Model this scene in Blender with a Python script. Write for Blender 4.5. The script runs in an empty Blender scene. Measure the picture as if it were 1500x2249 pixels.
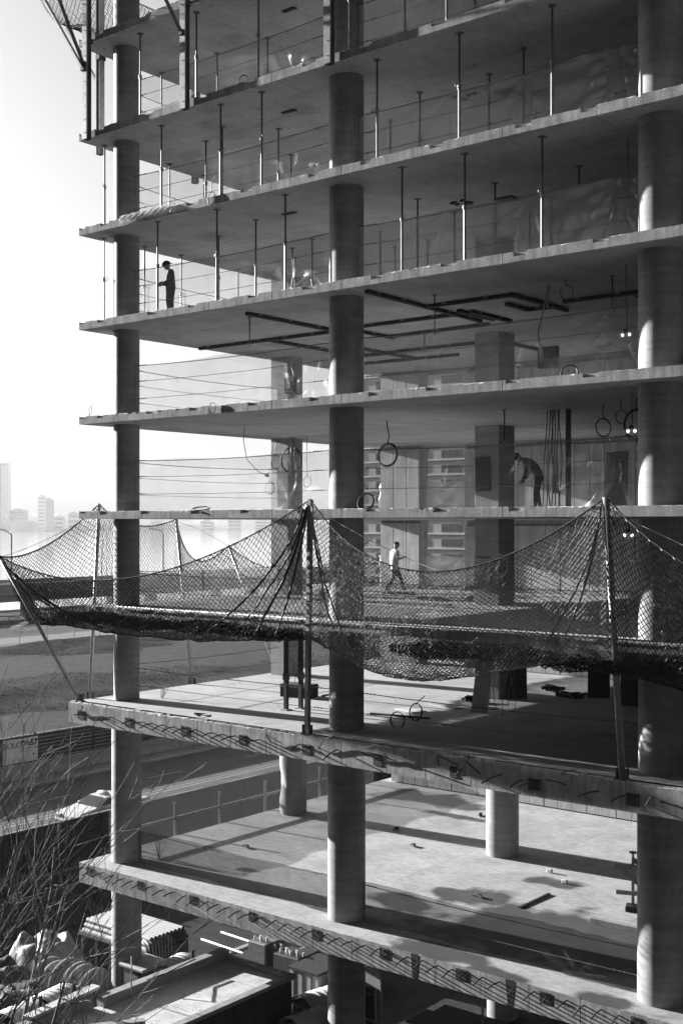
import bpy, bmesh, math, random
from mathutils import Vector, Matrix, noise
R = math.radians
sc = bpy.context.scene
random.seed(7)
# ------------------------------------------------------------------ camera
EYE = 16.0
cam_d = bpy.data.cameras.new('camera'); cam = bpy.data.objects.new('camera', cam_d)
sc.collection.objects.link(cam); sc.camera = cam
cam.location = (30.74, -24.73, EYE)
cam.rotation_euler = (R(90), 0, R(39.0))
cam_d.sensor_fit = 'VERTICAL'; cam_d.sensor_height = 36.0
cam_d.lens = 36.0 * 2665.0 / 2249.0
cam_d.shift_y = (1151.7 - 1124.5) / 2249.0
cam_d.clip_start = 0.5; cam_d.clip_end = 20000
# ------------------------------------------------------------------ light
SUN_EL, SUN_AZ = 13.3, 4.9          # light travels towards +X, a little towards +Y
el, az = R(SUN_EL), R(SUN_AZ)
travel = Vector((math.cos(el) * math.cos(az), math.cos(el) * math.sin(az), -math.sin(el)))
sun_d = bpy.data.lights.new('sun', 'SUN'); sun = bpy.data.objects.new('sun', sun_d)
sc.collection.objects.link(sun)
sun_d.energy = 5.0; sun_d.angle = R(0.4); sun_d.color = (1, 0.995, 0.985)
sun.rotation_euler = travel.to_track_quat('-Z', 'Y').to_euler()
world = bpy.data.worlds.new('World'); sc.world = world; world.use_nodes = True
nt = world.node_tree; nt.nodes.clear()
sky = nt.nodes.new('ShaderNodeTexSky'); sky.sky_type = 'NISHITA'; sky.sun_disc = False
sky.sun_elevation = el
sd = -travel
sky.sun_rotation = math.atan2(sd.x, sd.y)
sky.dust_density = 4.0; sky.air_density = 1.0; sky.ozone_density = 1.0; sky.altitude = 10
bw = nt.nodes.new('ShaderNodeRGBToBW'); bg = nt.nodes.new('ShaderNodeBackground'); wo = nt.nodes.new('ShaderNodeOutputWorld')
bg.inputs['Strength'].default_value = 0.05
nt.links.new(sky.outputs[0], bw.inputs[0]); nt.links.new(bw.outputs[0], bg.inputs['Color']); nt.links.new(bg.outputs[0], wo.inputs['Surface'])
vs = sc.view_settings
vs.view_transform = 'Standard'; vs.look = 'None'; vs.exposure = 1.95; vs.gamma = 1.0; vs.use_curve_mapping = False
sc.render.engine = 'CYCLES'
cy = sc.cycles
cy.use_denoising = True; cy.max_bounces = 6; cy.diffuse_bounces = 3; cy.glossy_bounces = 2
cy.transmission_bounces = 3; cy.transparent_max_bounces = 24; cy.volume_bounces = 1
cy.sample_clamp_indirect = 3.0; cy.caustics_reflective = False; cy.caustics_refractive = False
cy.use_adaptive_sampling = False
try: cy.denoiser = 'OPENIMAGEDENOISE'; cy.denoising_prefilter = 'ACCURATE'
except Exception: pass
# ------------------------------------------------------------------ helpers
COL = sc.collection.objects
class MB:
    def __init__(s): s.v = []; s.f = []; s.m = []; s.mi = 0
    def add(s, vs, fs):
        o = len(s.v); s.v += [tuple(x) for x in vs]
        s.f += [tuple(o + i for i in f) for f in fs]; s.m += [s.mi] * len(fs); return s
    def box(s, a, b):
        x0, y0, z0 = a; x1, y1, z1 = b
        return s.add([(x0,y0,z0),(x1,y0,z0),(x1,y1,z0),(x0,y1,z0),(x0,y0,z1),(x1,y0,z1),(x1,y1,z1),(x0,y1,z1)],
              [(0,3,2,1),(4,5,6,7),(0,1,5,4),(1,2,6,5),(2,3,7,6),(3,0,4,7)])
    def bbox(s, a, b, e=0.01):
        # box with chamfered edges
        bm = bmesh.new(); bmesh.ops.create_cube(bm, size=1)
        c = [(a[i]+b[i])/2 for i in range(3)]; d = [b[i]-a[i] for i in range(3)]
        for v in bm.verts: v.co = Vector((c[i]+v.co[i]*d[i] for i in range(3)))
        bmesh.ops.bevel(bm, geom=bm.edges[:], offset=e, segments=1, affect='EDGES')
        return s.bm(bm)
    def bm(s, bm):
        bm.verts.index_update()
        s.add([v.co[:] for v in bm.verts], [[v.index for v in f.verts] for f in bm.faces]); bm.free(); return s
    def beam(s, p, q, w, h, up=(0,0,1)):
        p, q = Vector(p), Vector(q); d = (q-p).normalized(); u = Vector(up)
        if abs(d.dot(u)) > .98: u = Vector((0,1,0))
        r = d.cross(u).normalized(); u = r.cross(d)
        vs = []
        for c in (p, q):
            for i, j in ((-1,-1),(1,-1),(1,1),(-1,1)): vs.append(c + r*(i*w/2) + u*(j*h/2))
        return s.add(vs, [(0,1,2,3),(7,6,5,4),(0,4,5,1),(1,5,6,2),(2,6,7,3),(3,7,4,0)])
    def tube(s, pts, r, n=6, caps=True):
        pts = [Vector(p) for p in pts]; k = len(pts)
        rr = r if isinstance(r, (list, tuple)) else [r]*k
        prev = None; rings = []
        for i in range(k):
            d = (pts[min(i+1,k-1)] - pts[max(i-1,0)])
            if d.length < 1e-9: d = Vector((0,0,1))
            d.normalize()
            if prev is None:
                u = Vector((0,0,1)) if abs(d.z) < .9 else Vector((1,0,0))
                u = (u - d*u.dot(d)).normalized()
            else:
                u = prev - d*prev.dot(d)
                u = u.normalized() if u.length > 1e-6 else Vector((1,0,0))
            prev = u; w = d.cross(u)
            rings.append([pts[i] + (u*math.cos(2*math.pi*j/n) + w*math.sin(2*math.pi*j/n))*rr[i] for j in range(n)])
        vs = [p for r_ in rings for p in r_]; fs = []
        for i in range(k-1):
            for j in range(n):
                a = i*n+j; b = i*n+(j+1)%n; fs.append((a, b, b+n, a+n))
        if caps: fs.append(tuple(range(n))[::-1]); fs.append(tuple((k-1)*n+j for j in range(n)))
        return s.add(vs, fs)
    def cyl(s, c, r, z0, z1, n=40, r1=None):
        return s.tube([(c[0],c[1],z0),(c[0],c[1],z1)], [r, r if r1 is None else r1], n)
    def ring(s, c, R_, r, nrm=(0,-1,0), n=22, m=5, turns=1, jit=0):
        nrm = Vector(nrm).normalized(); u = nrm.orthogonal().normalized(); w = nrm.cross(u)
        pts = []; N = int(n*turns)
        for i in range(N+1):
            a = 2*math.pi*i/n; k = R_*(1+jit*math.sin(a*.37+c[0]*9))
            pts.append(Vector(c) + u*math.cos(a)*k + w*math.sin(a)*k + nrm*(jit*R_*math.sin(a*.61)))
        return s.tube(pts, r, m)
    def grid(s, fn, nu, nv):
        vs = [fn(i/nu, j/nv) for j in range(nv+1) for i in range(nu+1)]
        fs = [(j*(nu+1)+i, j*(nu+1)+i+1, (j+1)*(nu+1)+i+1, (j+1)*(nu+1)+i) for j in range(nv) for i in range(nu)]
        return s.add(vs, fs)
    def mesh(s, name, mats, smooth=False):
        me = bpy.data.meshes.new(name); me.from_pydata(s.v, [], s.f)
        for m in (mats if isinstance(mats, (list, tuple)) else [mats]): me.materials.append(m)
        if any(s.m): me.polygons.foreach_set('material_index', s.m)
        if smooth: me.polygons.foreach_set('use_smooth', [True]*len(me.polygons))
        me.update(); return me
    def build(s, name, mats, parent=None, smooth=False, kind=None):
        o = bpy.data.objects.new(name, s.mesh(name, mats, smooth)); COL.link(o)
        if parent: o.parent = parent
        if kind: o['kind'] = kind
        return o
def link(name, me, parent=None, loc=(0,0,0), rot=(0,0,0)):
    o = bpy.data.objects.new(name, me); COL.link(o); o.location = loc; o.rotation_euler = rot
    if parent: o.parent = parent
    return o
def tag(o, label, cat, group=None):
    o['label'] = label; o['category'] = cat
    if group: o['group'] = group
    return o
def thing(name, label, cat, loc=(0,0,0), rz=0, group=None):
    o = bpy.data.objects.new(name, None); COL.link(o); o.location = loc; o.rotation_euler = (0,0,rz)
    o.empty_display_size = .2
    return tag(o, label, cat, group)
def arc_pts(p, q, sag, n=12):
    p, q = Vector(p), Vector(q)
    return [p.lerp(q, i/n) - Vector((0,0,sag*4*(i/n)*(1-i/n))) for i in range(n+1)]
# ------------------------------------------------------------------ materials
MATS = {}
def mat(name, v, rough=.8, var=.25, scale=3.0, bump=.15, bscale=60, pores=0.0, streak=0.0, stain=0.0, metal=0.0, spec=.3, grain=None, lines=None, rings=0.0, spots=0.0):
    m = bpy.data.materials.new(name); m.use_nodes = True; N = m.node_tree.nodes; L = m.node_tree.links
    b = N['Principled BSDF']; b.inputs['Roughness'].default_value = rough; b.inputs['Metallic'].default_value = metal
    b.inputs['Specular IOR Level'].default_value = spec
    geo = N.new('ShaderNodeNewGeometry'); pos = geo.outputs['Position']
    def nz(sc_, det=5, mapping=None, rg=.55):
        n = N.new('ShaderNodeTexNoise'); n.inputs['Scale'].default_value = sc_; n.inputs['Detail'].default_value = det
        n.inputs['Roughness'].default_value = rg
        if mapping:
            mp = N.new('ShaderNodeMapping'); mp.inputs['Scale'].default_value = mapping
            L.new(pos, mp.inputs[0]); L.new(mp.outputs[0], n.inputs['Vector'])
        else: L.new(pos, n.inputs['Vector'])
        return n.outputs['Fac']
    def ramp(x, a, b_, lo, hi):
        r = N.new('ShaderNodeMapRange'); r.inputs[1].default_value = a; r.inputs[2].default_value = b_
        r.inputs[3].default_value = lo; r.inputs[4].default_value = hi; L.new(x, r.inputs[0]); return r.outputs[0]
    def mul(x, y):
        n = N.new('ShaderNodeMath'); n.operation = 'MULTIPLY'
        L.new(x, n.inputs[0])
        if isinstance(y, float): n.inputs[1].default_value = y
        else: L.new(y, n.inputs[1])
        return n.outputs[0]
    f = ramp(nz(scale, 6), .25, .75, 1-var, 1+var)
    f = mul(f, ramp(nz(scale*9, 4, None, .65), .3, .7, 1-var*.55, 1+var*.55))
    if streak: f = mul(f, ramp(nz(2.2, 5, (3.5, 3.5, .28)), .35, .7, 1+streak*.3, 1-streak))
    if stain: f = mul(f, ramp(nz(.55, 6, None, .6), .56, .68, 1.0, 1-stain))
    if rings: f = mul(f, ramp(nz(1.3, 4, (.35, .35, 5.5)), .38, .66, 1+rings*.4, 1-rings))
    if spots: f = mul(f, ramp(nz(3.1, 3, None, .7), .66, .72, 1.0, 1-spots))
    if grain: f = mul(f, ramp(nz(7, 4, grain), .3, .7, 1-var, 1+var))
    if lines:
        br = N.new('ShaderNodeTexBrick'); br.inputs['Scale'].default_value = 1.0
        br.inputs['Color1'].default_value = (1,1,1,1); br.inputs['Color2'].default_value = (.9,.9,.9,1); br.inputs['Mortar'].default_value = (.6,.6,.6,1)
        br.inputs['Mortar Size'].default_value = .012; br.inputs['Brick Width'].default_value = lines[0]; br.inputs['Row Height'].default_value = lines[1]
        L.new(pos, br.inputs['Vector']); f = mul(f, br.outputs['Color'])
    if pores:
        vo = N.new('ShaderNodeTexVoronoi'); vo.inputs['Scale'].default_value = 14; L.new(pos, vo.inputs['Vector'])
        f = mul(f, ramp(vo.outputs['Distance'], .04, .16, 1-pores, 1.0))
    f = mul(f, float(v))
    cc = N.new('ShaderNodeCombineColor')
    for i in range(3): L.new(f, cc.inputs[i])
    L.new(cc.outputs[0], b.inputs['Base Color'])
    if bump:
        bp = N.new('ShaderNodeBump'); bp.inputs['Strength'].default_value = bump; bp.inputs['Distance'].default_value = .02
        L.new(nz(bscale, 5), bp.inputs['Height']); L.new(bp.outputs[0], b.inputs['Normal'])
    MATS[name] = m; return m
conc   = mat('slab_concrete', .38, .85, .2, 1.1, .12, 30, pores=.3, stain=.35, lines=(2.4, 1.2), spots=.5)
edgec  = mat('slab_edge_concrete', .42, .9, .36, 2.2, .10, 26, pores=.6, streak=.35)
colc   = mat('column_concrete', .28, .7, .2, 1.3, .05, 40, streak=.1, stain=.25, pores=.25, rings=.16)
wallc  = mat('wall_concrete', .45, .85, .18, 1.5, .2, 35, pores=.3, streak=.25)
steel  = mat('galvanised_steel', .32, .45, .25, 6, .05, 60, metal=.6)
steeld = mat('painted_dark_steel', .06, .5, .3, 8, .1, 60)
steelm = mat('dull_prop_steel', .2, .5, .35, 9, .1, 60, metal=.3)
rust   = mat('rusty_rebar', .05, .8, .3, 20, .2, 90)
rope   = mat('net_cord', .24, .85, .2, 9, 0, 30)
ropew  = mat('pale_rope', .5, .85, .2, 9, 0, 30)
cable  = mat('steel_cable', .16, .5, .2, 20, 0, 60, metal=.4)
black  = mat('black_rubber', .02, .6, .3, 9, .05, 50)
signw  = mat('sign_white', .8, .5, .05, 3, .02, 40)
white  = mat('white_plastic', .5, .5, .08, 3, .03, 40)
cream  = mat('pale_paint', .38, .6, .1, 3, .05, 40)
wood   = mat('weathered_timber', .26, .85, .25, 3, .25, 60, grain=(.6, 9, 9))
woodx  = mat('pale_plywood', .5, .85, .22, 2.2, .3, 45, grain=(6, .5, 6), stain=.3)
woodd  = mat('dark_plywood', .035, .85, .3, 3, .2, 40)
asph   = mat('asphalt', .06, .85, .3, .7, .3, 45, stain=.3, grain=(3, .12, 1))
kerbm  = mat('kerb_stone', .28, .85, .2, 2, .3, 30)
paint  = mat('road_paint', .3, .8, .3, 4, .1, 40)
walk   = mat('pavement_concrete', .2, .85, .22, 1.2, .2, 30, stain=.3, lines=(1.6, 1.6))
soil   = mat('yard_dirt', .045, .95, .35, .8, .6, 18, stain=.4, spec=.05)
fieldm = mat('field_soil', .06, .95, .45, .12, .6, 6, stain=.45, spec=0)
grassm = mat('dry_grass', .05, .9, .4, .25, 0, 9, spec=0)
leafd  = mat('dark_bush_twigs', .035, .9, .4, 5, 0, 9)
bark   = mat('bare_bark', .13, .85, .35, 9, .3, 60)
glassd = mat('dark_window_glass', .03, .08, .2, 2, 0, 9, spec=.6)
brickm = mat('pale_brick', .26, .85, .12, .8, .1, 12)
skin   = mat('skin', .28, .6, .08, 20, 0, 50)
clothd = mat('dark_work_cloth', .035, .9, .25, 14, .3, 60)
clothl = mat('pale_jacket_cloth', .36, .9, .2, 14, .3, 60)
clothm = mat('grey_shirt_cloth', .2, .9, .2, 14, .3, 60)
hatm   = mat('hard_hat_shell', .05, .35, .1, 5, 0, 50)
farm   = mat('far_city', .26, .9, .25, .01, 0, 1)  # walls made paler to stand in for thicker haze
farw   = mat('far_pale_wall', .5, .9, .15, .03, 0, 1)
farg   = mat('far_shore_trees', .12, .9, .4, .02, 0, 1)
carw   = mat('car_paint', .55, .25, .06, 1, 0, 9, spec=.5)
tyre   = mat('tyre_rubber', .02, .8, .2, 9, .1, 50)
tarpm  = mat('pale_tarpaulin', .075, .8, .4, 5, .7, 14, stain=.4)
meshm = None
def sheet_mat(name, opac, v, gl=.06):
    m = bpy.data.materials.new(name); m.use_nodes = True; N = m.node_tree.nodes; L = m.node_tree.links; N.clear()
    out = N.new('ShaderNodeOutputMaterial'); tr = N.new('ShaderNodeBsdfTransparent'); tr.inputs[0].default_value = (.93,.93,.93,1)
    df = N.new('ShaderNodeBsdfDiffuse'); df.inputs[0].default_value = (v,v,v,1)
    tl = N.new('ShaderNodeBsdfTranslucent'); tl.inputs[0].default_value = (v,v,v,1)
    g = N.new('ShaderNodeBsdfGlossy'); g.inputs['Roughness'].default_value = .25; g.inputs[0].default_value = (.9,.9,.9,1)
    a = N.new('ShaderNodeMixShader'); a.inputs[0].default_value = .5; L.new(df.outputs[0], a.inputs[1]); L.new(tl.outputs[0], a.inputs[2])
    c = N.new('ShaderNodeMixShader'); c.inputs[0].default_value = gl*3; L.new(a.outputs[0], c.inputs[1]); L.new(g.outputs[0], c.inputs[2])
    geo = N.new('ShaderNodeNewGeometry'); n = N.new('ShaderNodeTexNoise'); n.inputs['Scale'].default_value = 1.7; n.inputs['Detail'].default_value = 4
    L.new(geo.outputs['Position'], n.inputs['Vector'])
    r = N.new('ShaderNodeMapRange'); r.inputs[1].default_value = .3; r.inputs[2].default_value = .75; r.inputs[3].default_value = opac*.88; r.inputs[4].default_value = opac*1.14
    L.new(n.outputs['Fac'], r.inputs[0])
    b = N.new('ShaderNodeMixShader'); L.new(r.outputs[0], b.inputs[0]); L.new(tr.outputs[0], b.inputs[1]); L.new(c.outputs[0], b.inputs[2])
    L.new(b.outputs[0], out.inputs[0]); return m
poly   = sheet_mat('clear_polythene', .26, .5)
polyb  = sheet_mat('cloudy_polythene', .40, .85, .03)
polyc  = sheet_mat('thin_polythene', .28, .85, .03)
polyw  = sheet_mat('white_polythene', .8, .75, .03)
debris = sheet_mat('fine_debris_mesh', .5, .09, .0)
meshd  = sheet_mat('dark_fence_mesh', .5, .035, .0)
linkm  = sheet_mat('chain_link_mesh', .18, .3, .0)
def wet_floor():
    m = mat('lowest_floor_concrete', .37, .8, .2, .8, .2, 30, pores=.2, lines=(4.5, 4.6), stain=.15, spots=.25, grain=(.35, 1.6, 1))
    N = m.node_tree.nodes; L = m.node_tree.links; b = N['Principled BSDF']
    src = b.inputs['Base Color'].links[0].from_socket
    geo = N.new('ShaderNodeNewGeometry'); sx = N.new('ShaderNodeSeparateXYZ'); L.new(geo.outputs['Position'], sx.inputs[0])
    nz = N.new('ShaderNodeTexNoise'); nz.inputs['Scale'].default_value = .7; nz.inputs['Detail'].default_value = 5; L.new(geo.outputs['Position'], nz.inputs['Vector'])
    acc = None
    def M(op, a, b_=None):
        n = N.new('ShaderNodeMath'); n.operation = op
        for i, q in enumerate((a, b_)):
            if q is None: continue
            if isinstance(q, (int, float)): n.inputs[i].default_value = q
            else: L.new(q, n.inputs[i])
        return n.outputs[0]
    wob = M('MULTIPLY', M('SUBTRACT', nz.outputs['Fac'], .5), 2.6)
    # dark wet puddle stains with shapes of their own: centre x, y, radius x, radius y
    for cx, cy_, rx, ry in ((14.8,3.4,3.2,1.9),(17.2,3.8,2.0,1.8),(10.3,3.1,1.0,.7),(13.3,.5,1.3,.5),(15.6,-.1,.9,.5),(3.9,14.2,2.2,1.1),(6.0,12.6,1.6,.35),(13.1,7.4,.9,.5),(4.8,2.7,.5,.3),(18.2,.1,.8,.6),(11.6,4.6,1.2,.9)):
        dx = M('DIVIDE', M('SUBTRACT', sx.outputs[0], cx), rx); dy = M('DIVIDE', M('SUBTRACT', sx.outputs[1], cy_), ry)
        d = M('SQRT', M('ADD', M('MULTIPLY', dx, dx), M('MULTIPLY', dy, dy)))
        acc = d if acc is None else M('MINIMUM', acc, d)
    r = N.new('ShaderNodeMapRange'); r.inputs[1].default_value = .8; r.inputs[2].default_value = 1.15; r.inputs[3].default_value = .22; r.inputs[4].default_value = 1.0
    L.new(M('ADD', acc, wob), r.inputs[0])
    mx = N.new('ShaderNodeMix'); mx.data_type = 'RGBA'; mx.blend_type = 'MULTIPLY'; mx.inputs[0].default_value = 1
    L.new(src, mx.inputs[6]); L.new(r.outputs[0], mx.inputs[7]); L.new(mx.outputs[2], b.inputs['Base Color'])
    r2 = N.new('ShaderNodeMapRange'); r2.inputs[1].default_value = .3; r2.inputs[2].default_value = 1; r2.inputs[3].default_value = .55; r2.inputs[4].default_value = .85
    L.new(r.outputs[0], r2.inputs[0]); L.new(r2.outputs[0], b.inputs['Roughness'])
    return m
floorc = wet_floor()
# ================================================================== SETTING
def sheet(name, x0, x1, y0, y1, z, m, kind='structure', nx=1, ny=1, fn=None):
    mb = MB(); mb.grid(lambda u, v: (x0+(x1-x0)*u, y0+(y1-y0)*v, z + (fn(x0+(x1-x0)*u, y0+(y1-y0)*v) if fn else 0)), nx, ny)
    o = mb.build(name, m); o['kind'] = kind; return o
sheet('ground', -156, 600, -700, 900, 0.0, soil)
def bank(x, y): return -4 if x < -157 else 0
wm = mat('river_water', .7, .06, .2, .02, 0, 1, spec=.5)  # pale base colour stands in for sun glitter and haze on the water
_n = wm.node_tree.nodes; _l = wm.node_tree.links
_g = _n.new('ShaderNodeNewGeometry'); _mp = _n.new('ShaderNodeMapping'); _mp.inputs['Scale'].default_value = (.5,.16,.5)
_t = _n.new('ShaderNodeTexNoise'); _t.inputs['Scale'].default_value = .6; _t.inputs['Detail'].default_value = 6
_b = _n.new('ShaderNodeBump'); _b.inputs['Strength'].default_value = .05; _b.inputs['Distance'].default_value = .4
_l.new(_g.outputs['Position'], _mp.inputs[0]); _l.new(_mp.outputs[0], _t.inputs['Vector']); _l.new(_t.outputs['Fac'], _b.inputs['Height']); _l.new(_b.outputs[0], _n['Principled BSDF'].inputs['Normal'])
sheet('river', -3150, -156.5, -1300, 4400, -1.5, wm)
o = MB().box((-157.2,-700,-3),(-156,900,.35)).build('sea_wall', kerbm); o['kind'] = 'structure'
# far shore: low wooded terrain with an uneven crest
def shore(u, v):
    y = -1200 + 5500*u; x = -2395 - 700*v + 25*math.sin(y*.004)
    h = 26*noise.noise(Vector((y*.004, v*2, 3))) + 9*noise.noise(Vector((y*.03, v*6, 1)))
    z = -1.8 + (0 if v == 0 else 10 + 34*min(1, v*1.6) + h*min(1, v*3))
    return (x, y, z)
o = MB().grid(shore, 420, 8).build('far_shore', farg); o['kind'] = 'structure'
# far city
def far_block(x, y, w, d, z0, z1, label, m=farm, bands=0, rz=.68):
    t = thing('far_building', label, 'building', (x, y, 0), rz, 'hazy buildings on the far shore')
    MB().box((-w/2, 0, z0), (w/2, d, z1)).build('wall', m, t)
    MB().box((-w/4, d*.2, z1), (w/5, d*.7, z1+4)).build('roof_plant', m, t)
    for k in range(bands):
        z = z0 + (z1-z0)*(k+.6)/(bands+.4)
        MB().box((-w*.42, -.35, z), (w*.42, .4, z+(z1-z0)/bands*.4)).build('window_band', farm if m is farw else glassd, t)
    return t
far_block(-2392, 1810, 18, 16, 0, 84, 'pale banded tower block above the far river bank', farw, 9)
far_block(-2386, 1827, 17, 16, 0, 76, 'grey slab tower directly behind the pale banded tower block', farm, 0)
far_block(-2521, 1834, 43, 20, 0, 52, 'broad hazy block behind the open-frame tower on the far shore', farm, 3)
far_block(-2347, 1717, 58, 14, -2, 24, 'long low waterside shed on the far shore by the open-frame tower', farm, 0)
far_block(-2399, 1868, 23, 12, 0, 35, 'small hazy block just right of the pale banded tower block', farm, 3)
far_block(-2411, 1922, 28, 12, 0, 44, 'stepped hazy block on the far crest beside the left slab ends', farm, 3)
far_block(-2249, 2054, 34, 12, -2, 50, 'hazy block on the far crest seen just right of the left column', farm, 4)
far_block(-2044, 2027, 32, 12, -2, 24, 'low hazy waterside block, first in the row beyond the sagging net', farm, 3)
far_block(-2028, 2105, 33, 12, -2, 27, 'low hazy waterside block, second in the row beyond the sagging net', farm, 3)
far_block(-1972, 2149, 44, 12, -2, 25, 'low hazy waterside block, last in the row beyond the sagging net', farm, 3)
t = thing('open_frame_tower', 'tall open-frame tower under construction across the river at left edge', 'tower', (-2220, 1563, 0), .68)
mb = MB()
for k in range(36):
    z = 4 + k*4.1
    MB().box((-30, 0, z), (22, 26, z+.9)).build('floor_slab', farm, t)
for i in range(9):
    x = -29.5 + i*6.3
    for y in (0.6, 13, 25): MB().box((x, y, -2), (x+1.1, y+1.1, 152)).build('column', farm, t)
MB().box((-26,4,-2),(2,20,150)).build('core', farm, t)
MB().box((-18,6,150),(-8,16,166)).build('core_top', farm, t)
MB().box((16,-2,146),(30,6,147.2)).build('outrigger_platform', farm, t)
# ---------------------------------------------------------------- riverside road, viaduct
o = sheet('riverside_road', -132, -106, -400, 700, .006, asph)
t = thing('highway_viaduct', 'elevated highway on pillars along the river behind the sagging nets', 'viaduct', (-146, 100, 0))
MB().bbox((-7, -260, 4.2), (7, 420, 5.2), .1).build('deck', kerbm, t)
MB().box((6.2, -260, 5.2), (7.1, 420, 6.1)).build('parapet', kerbm, t)
MB().box((-7.1, -260, 5.2), (-6.2, 420, 6.1)).build('parapet', kerbm, t)
MB().box((5.0, -260, 3.0), (6.2, 420, 4.2)).build('girder', steelm, t)
MB().box((-6.2, -260, 3.0), (-5.0, 420, 4.2)).build('girder', steelm, t)
pm = MB().box((-.8,-.8,-3),(.8,.8,3.0)).mesh('pillar', kerbm)
for k in range(-5, 9):
    for x in (5.4, -5.4): link('pillar', pm, t, (x, k*28+2, 0))
for k, (y, lb) in enumerate(((98, 'curved arm street lamp on the viaduct at the left picture edge'), (132, 'street lamp on the viaduct behind the left round column'))):
    t = thing('street_lamp', lb, 'lamp', (-139.4, y, 6.1), 0, 'lamps on the viaduct')
    MB().tube([(0,0,0),(0,0,8.3)], .13, 6).build('post', steelm, t)
    MB().tube([(0,0,8.2),(0,-1.2,8.9),(0,-2.6,9.1)], .08, 6).build('arm', steelm, t)
    MB().bbox((-.15,-3.4,8.95),(.15,-2.5,9.15), .03).build('lamp_head', steelm, t)
t = thing('riverside_railing', 'thin railing along the riverside behind the parked car', 'railing', (-134, 100, 0))
MB().box((-.04,-120,1.15),(.04,160,1.25)).build('top_rail', steelm, t)
MB().box((-.03,-120,.6),(.03,160,.66)).build('mid_rail', steelm, t)
rp = MB().box((-.05,-.05,0),(.05,.05,1.2)).mesh('post', steelm)
for k in range(90): link('post', rp, t, (0, -118+k*3.1, 0))
t = thing('chain_link_fence', 'long chain-link fence at the far end of the empty field', 'fence', (-103, 80, 0))
fp = MB().cyl((0,0), .05, 0, 2.5, 6).mesh('post', steel)
MB().tube([(0,-90,2.45),(0,190,2.45)], .035, 5).build('top_rail', steel, t)
MB().add([(0,-90,.05),(0,190,.05),(0,190,2.42),(0,-90,2.42)], [(0,1,2,3)]).build('wire_mesh', linkm, t)
for k in range(62): link('post', fp, t, (0, -88+k*4.5, 0))
# ---------------------------------------------------------------- empty field with dry grass
def fz(x, y): return .05 + .9*noise.noise(Vector((x*.03, y*.03, 0))) * min(1, max(0, (-x-37)/8)) + .25*noise.noise(Vector((x*.15, y*.15, 4)))
o = sheet('field', -102, -35.2, -60, 220, .05, fieldm, nx=80, ny=150, fn=fz)
mb = MB(); rg = random.Random(3)
for i in range(60000):
    y = rg.uniform(15, 135); x = rg.uniform(-100, -36)
    if noise.noise(Vector((x*.06, y*.06, 9))) < -.12 + rg.uniform(-.3,.3): continue
    z = .05 + fz(x, y); h = rg.uniform(.05, .17); a = rg.uniform(0, 6.28); w = .035
    dx, dy = math.cos(a)*w, math.sin(a)*w; lx, ly = rg.uniform(-.15,.15), rg.uniform(-.15,.15)
    mb.add([(x-dx,y-dy,z),(x+dx,y+dy,z),(x+lx,y+ly,z+h)], [(0,1,2)])
g = mb.build('field_grass', grassm, kind='stuff'); tag(g, 'short dry grass covering the empty field behind the street', 'grass')
# ---------------------------------------------------------------- street beside the building
sheet('street', -30.4, -15.4, -120, 320, .008, asph)
sheet('near_pavement', -15.4, -14.2, -120, 320, .012, walk)
o = MB().bbox((-30.7,-120,-.1),(-30.4,320,.16), .03).build('kerb', kerbm); o['kind'] = 'structure'
sheet('far_pavement', -35.4, -30.7, -120, 320, .13, walk)
for nm, x, w in (('road_edge_line', -23.3, .11), ('road_edge_line', -23.75, .08)):
    sheet(nm, x, x+w, -120, 320, .014, paint)
dm = MB().add([(0,0,0),(.13,0,0),(.13,3,0),(0,3,0)], [(0,1,2,3)]).mesh('lane_dash', paint)
lane = bpy.data.objects.new('lane_marking', None); COL.link(lane); lane['kind'] = 'structure'; lane.location = (-26.9, 0, .014)
for k in range(-6, 20): link('lane_dash', dm, lane, (0, k*9.0, 0))
for i, (x, y, w, l) in enumerate(((-29.4, 22, 1.6, 5), (-27.6, 33, 1.4, 7), (-21.5, 30, 1.5, 6))):
    sheet('asphalt_patch', x, x+w, y, y+l, .012, black if i == 1 else asph)
# concrete barriers, hoarding with sign
prof = [(-.3,0),(.3,0),(.3,.08),(.12,.4),(.09,.88),(-.09,.88),(-.12,.4),(-.3,.08)]
bm_ = MB(); L_ = 3.9
bm_.add([(x,0,z) for x,z in prof]+[(x,L_,z) for x,z in prof], [tuple(range(8)), tuple(range(15,7,-1))] + [((i+1)%8, i, i+8, (i+1)%8+8) for i in range(8)])
bme = bm_.mesh('concrete_barrier', kerbm)
names = ['below the white site sign', 'just right of the white site sign', 'left of the left round column', 'hidden partly by the left round column', 'just right of the left round column']
for k in range(2, 7):
    b = link('concrete_barrier', bme, None, (-32.6, 11.0+k*4.0, .13), (0,0,random.uniform(-.01,.01)))
    lb = 'pale concrete road barrier %s' % names[k-2] if 2 <= k <= 6 else 'pale concrete road barrier in the row along the far pavement'
    tag(b, lb, 'barrier', 'concrete barriers along the far pavement')
t = thing('hoarding', 'dark plank hoarding along the far pavement in front of the field', 'fence', (-34.6, 0, 0))
pnl = MB()
for j in range(9): pnl.box((-.03+.004*(j%2), 0, .1+j*.235), (.03+.004*(j%2), 4.76, .1+j*.235+.222))
pnm = pnl.mesh('plank_panel', woodd); pst = MB().box((-.06,-.06,0),(.06,.06,2.35)).mesh('post', woodd)
for k in range(-2, 14):
    link('plank_panel', pnm, t, (0, k*4.85, .1)); link('post', pst, t, (.02, k*4.85-.05, .1))
MB().box((-.07,-10,2.33),(.07,68,2.38)).build('capping', wood, t)
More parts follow.
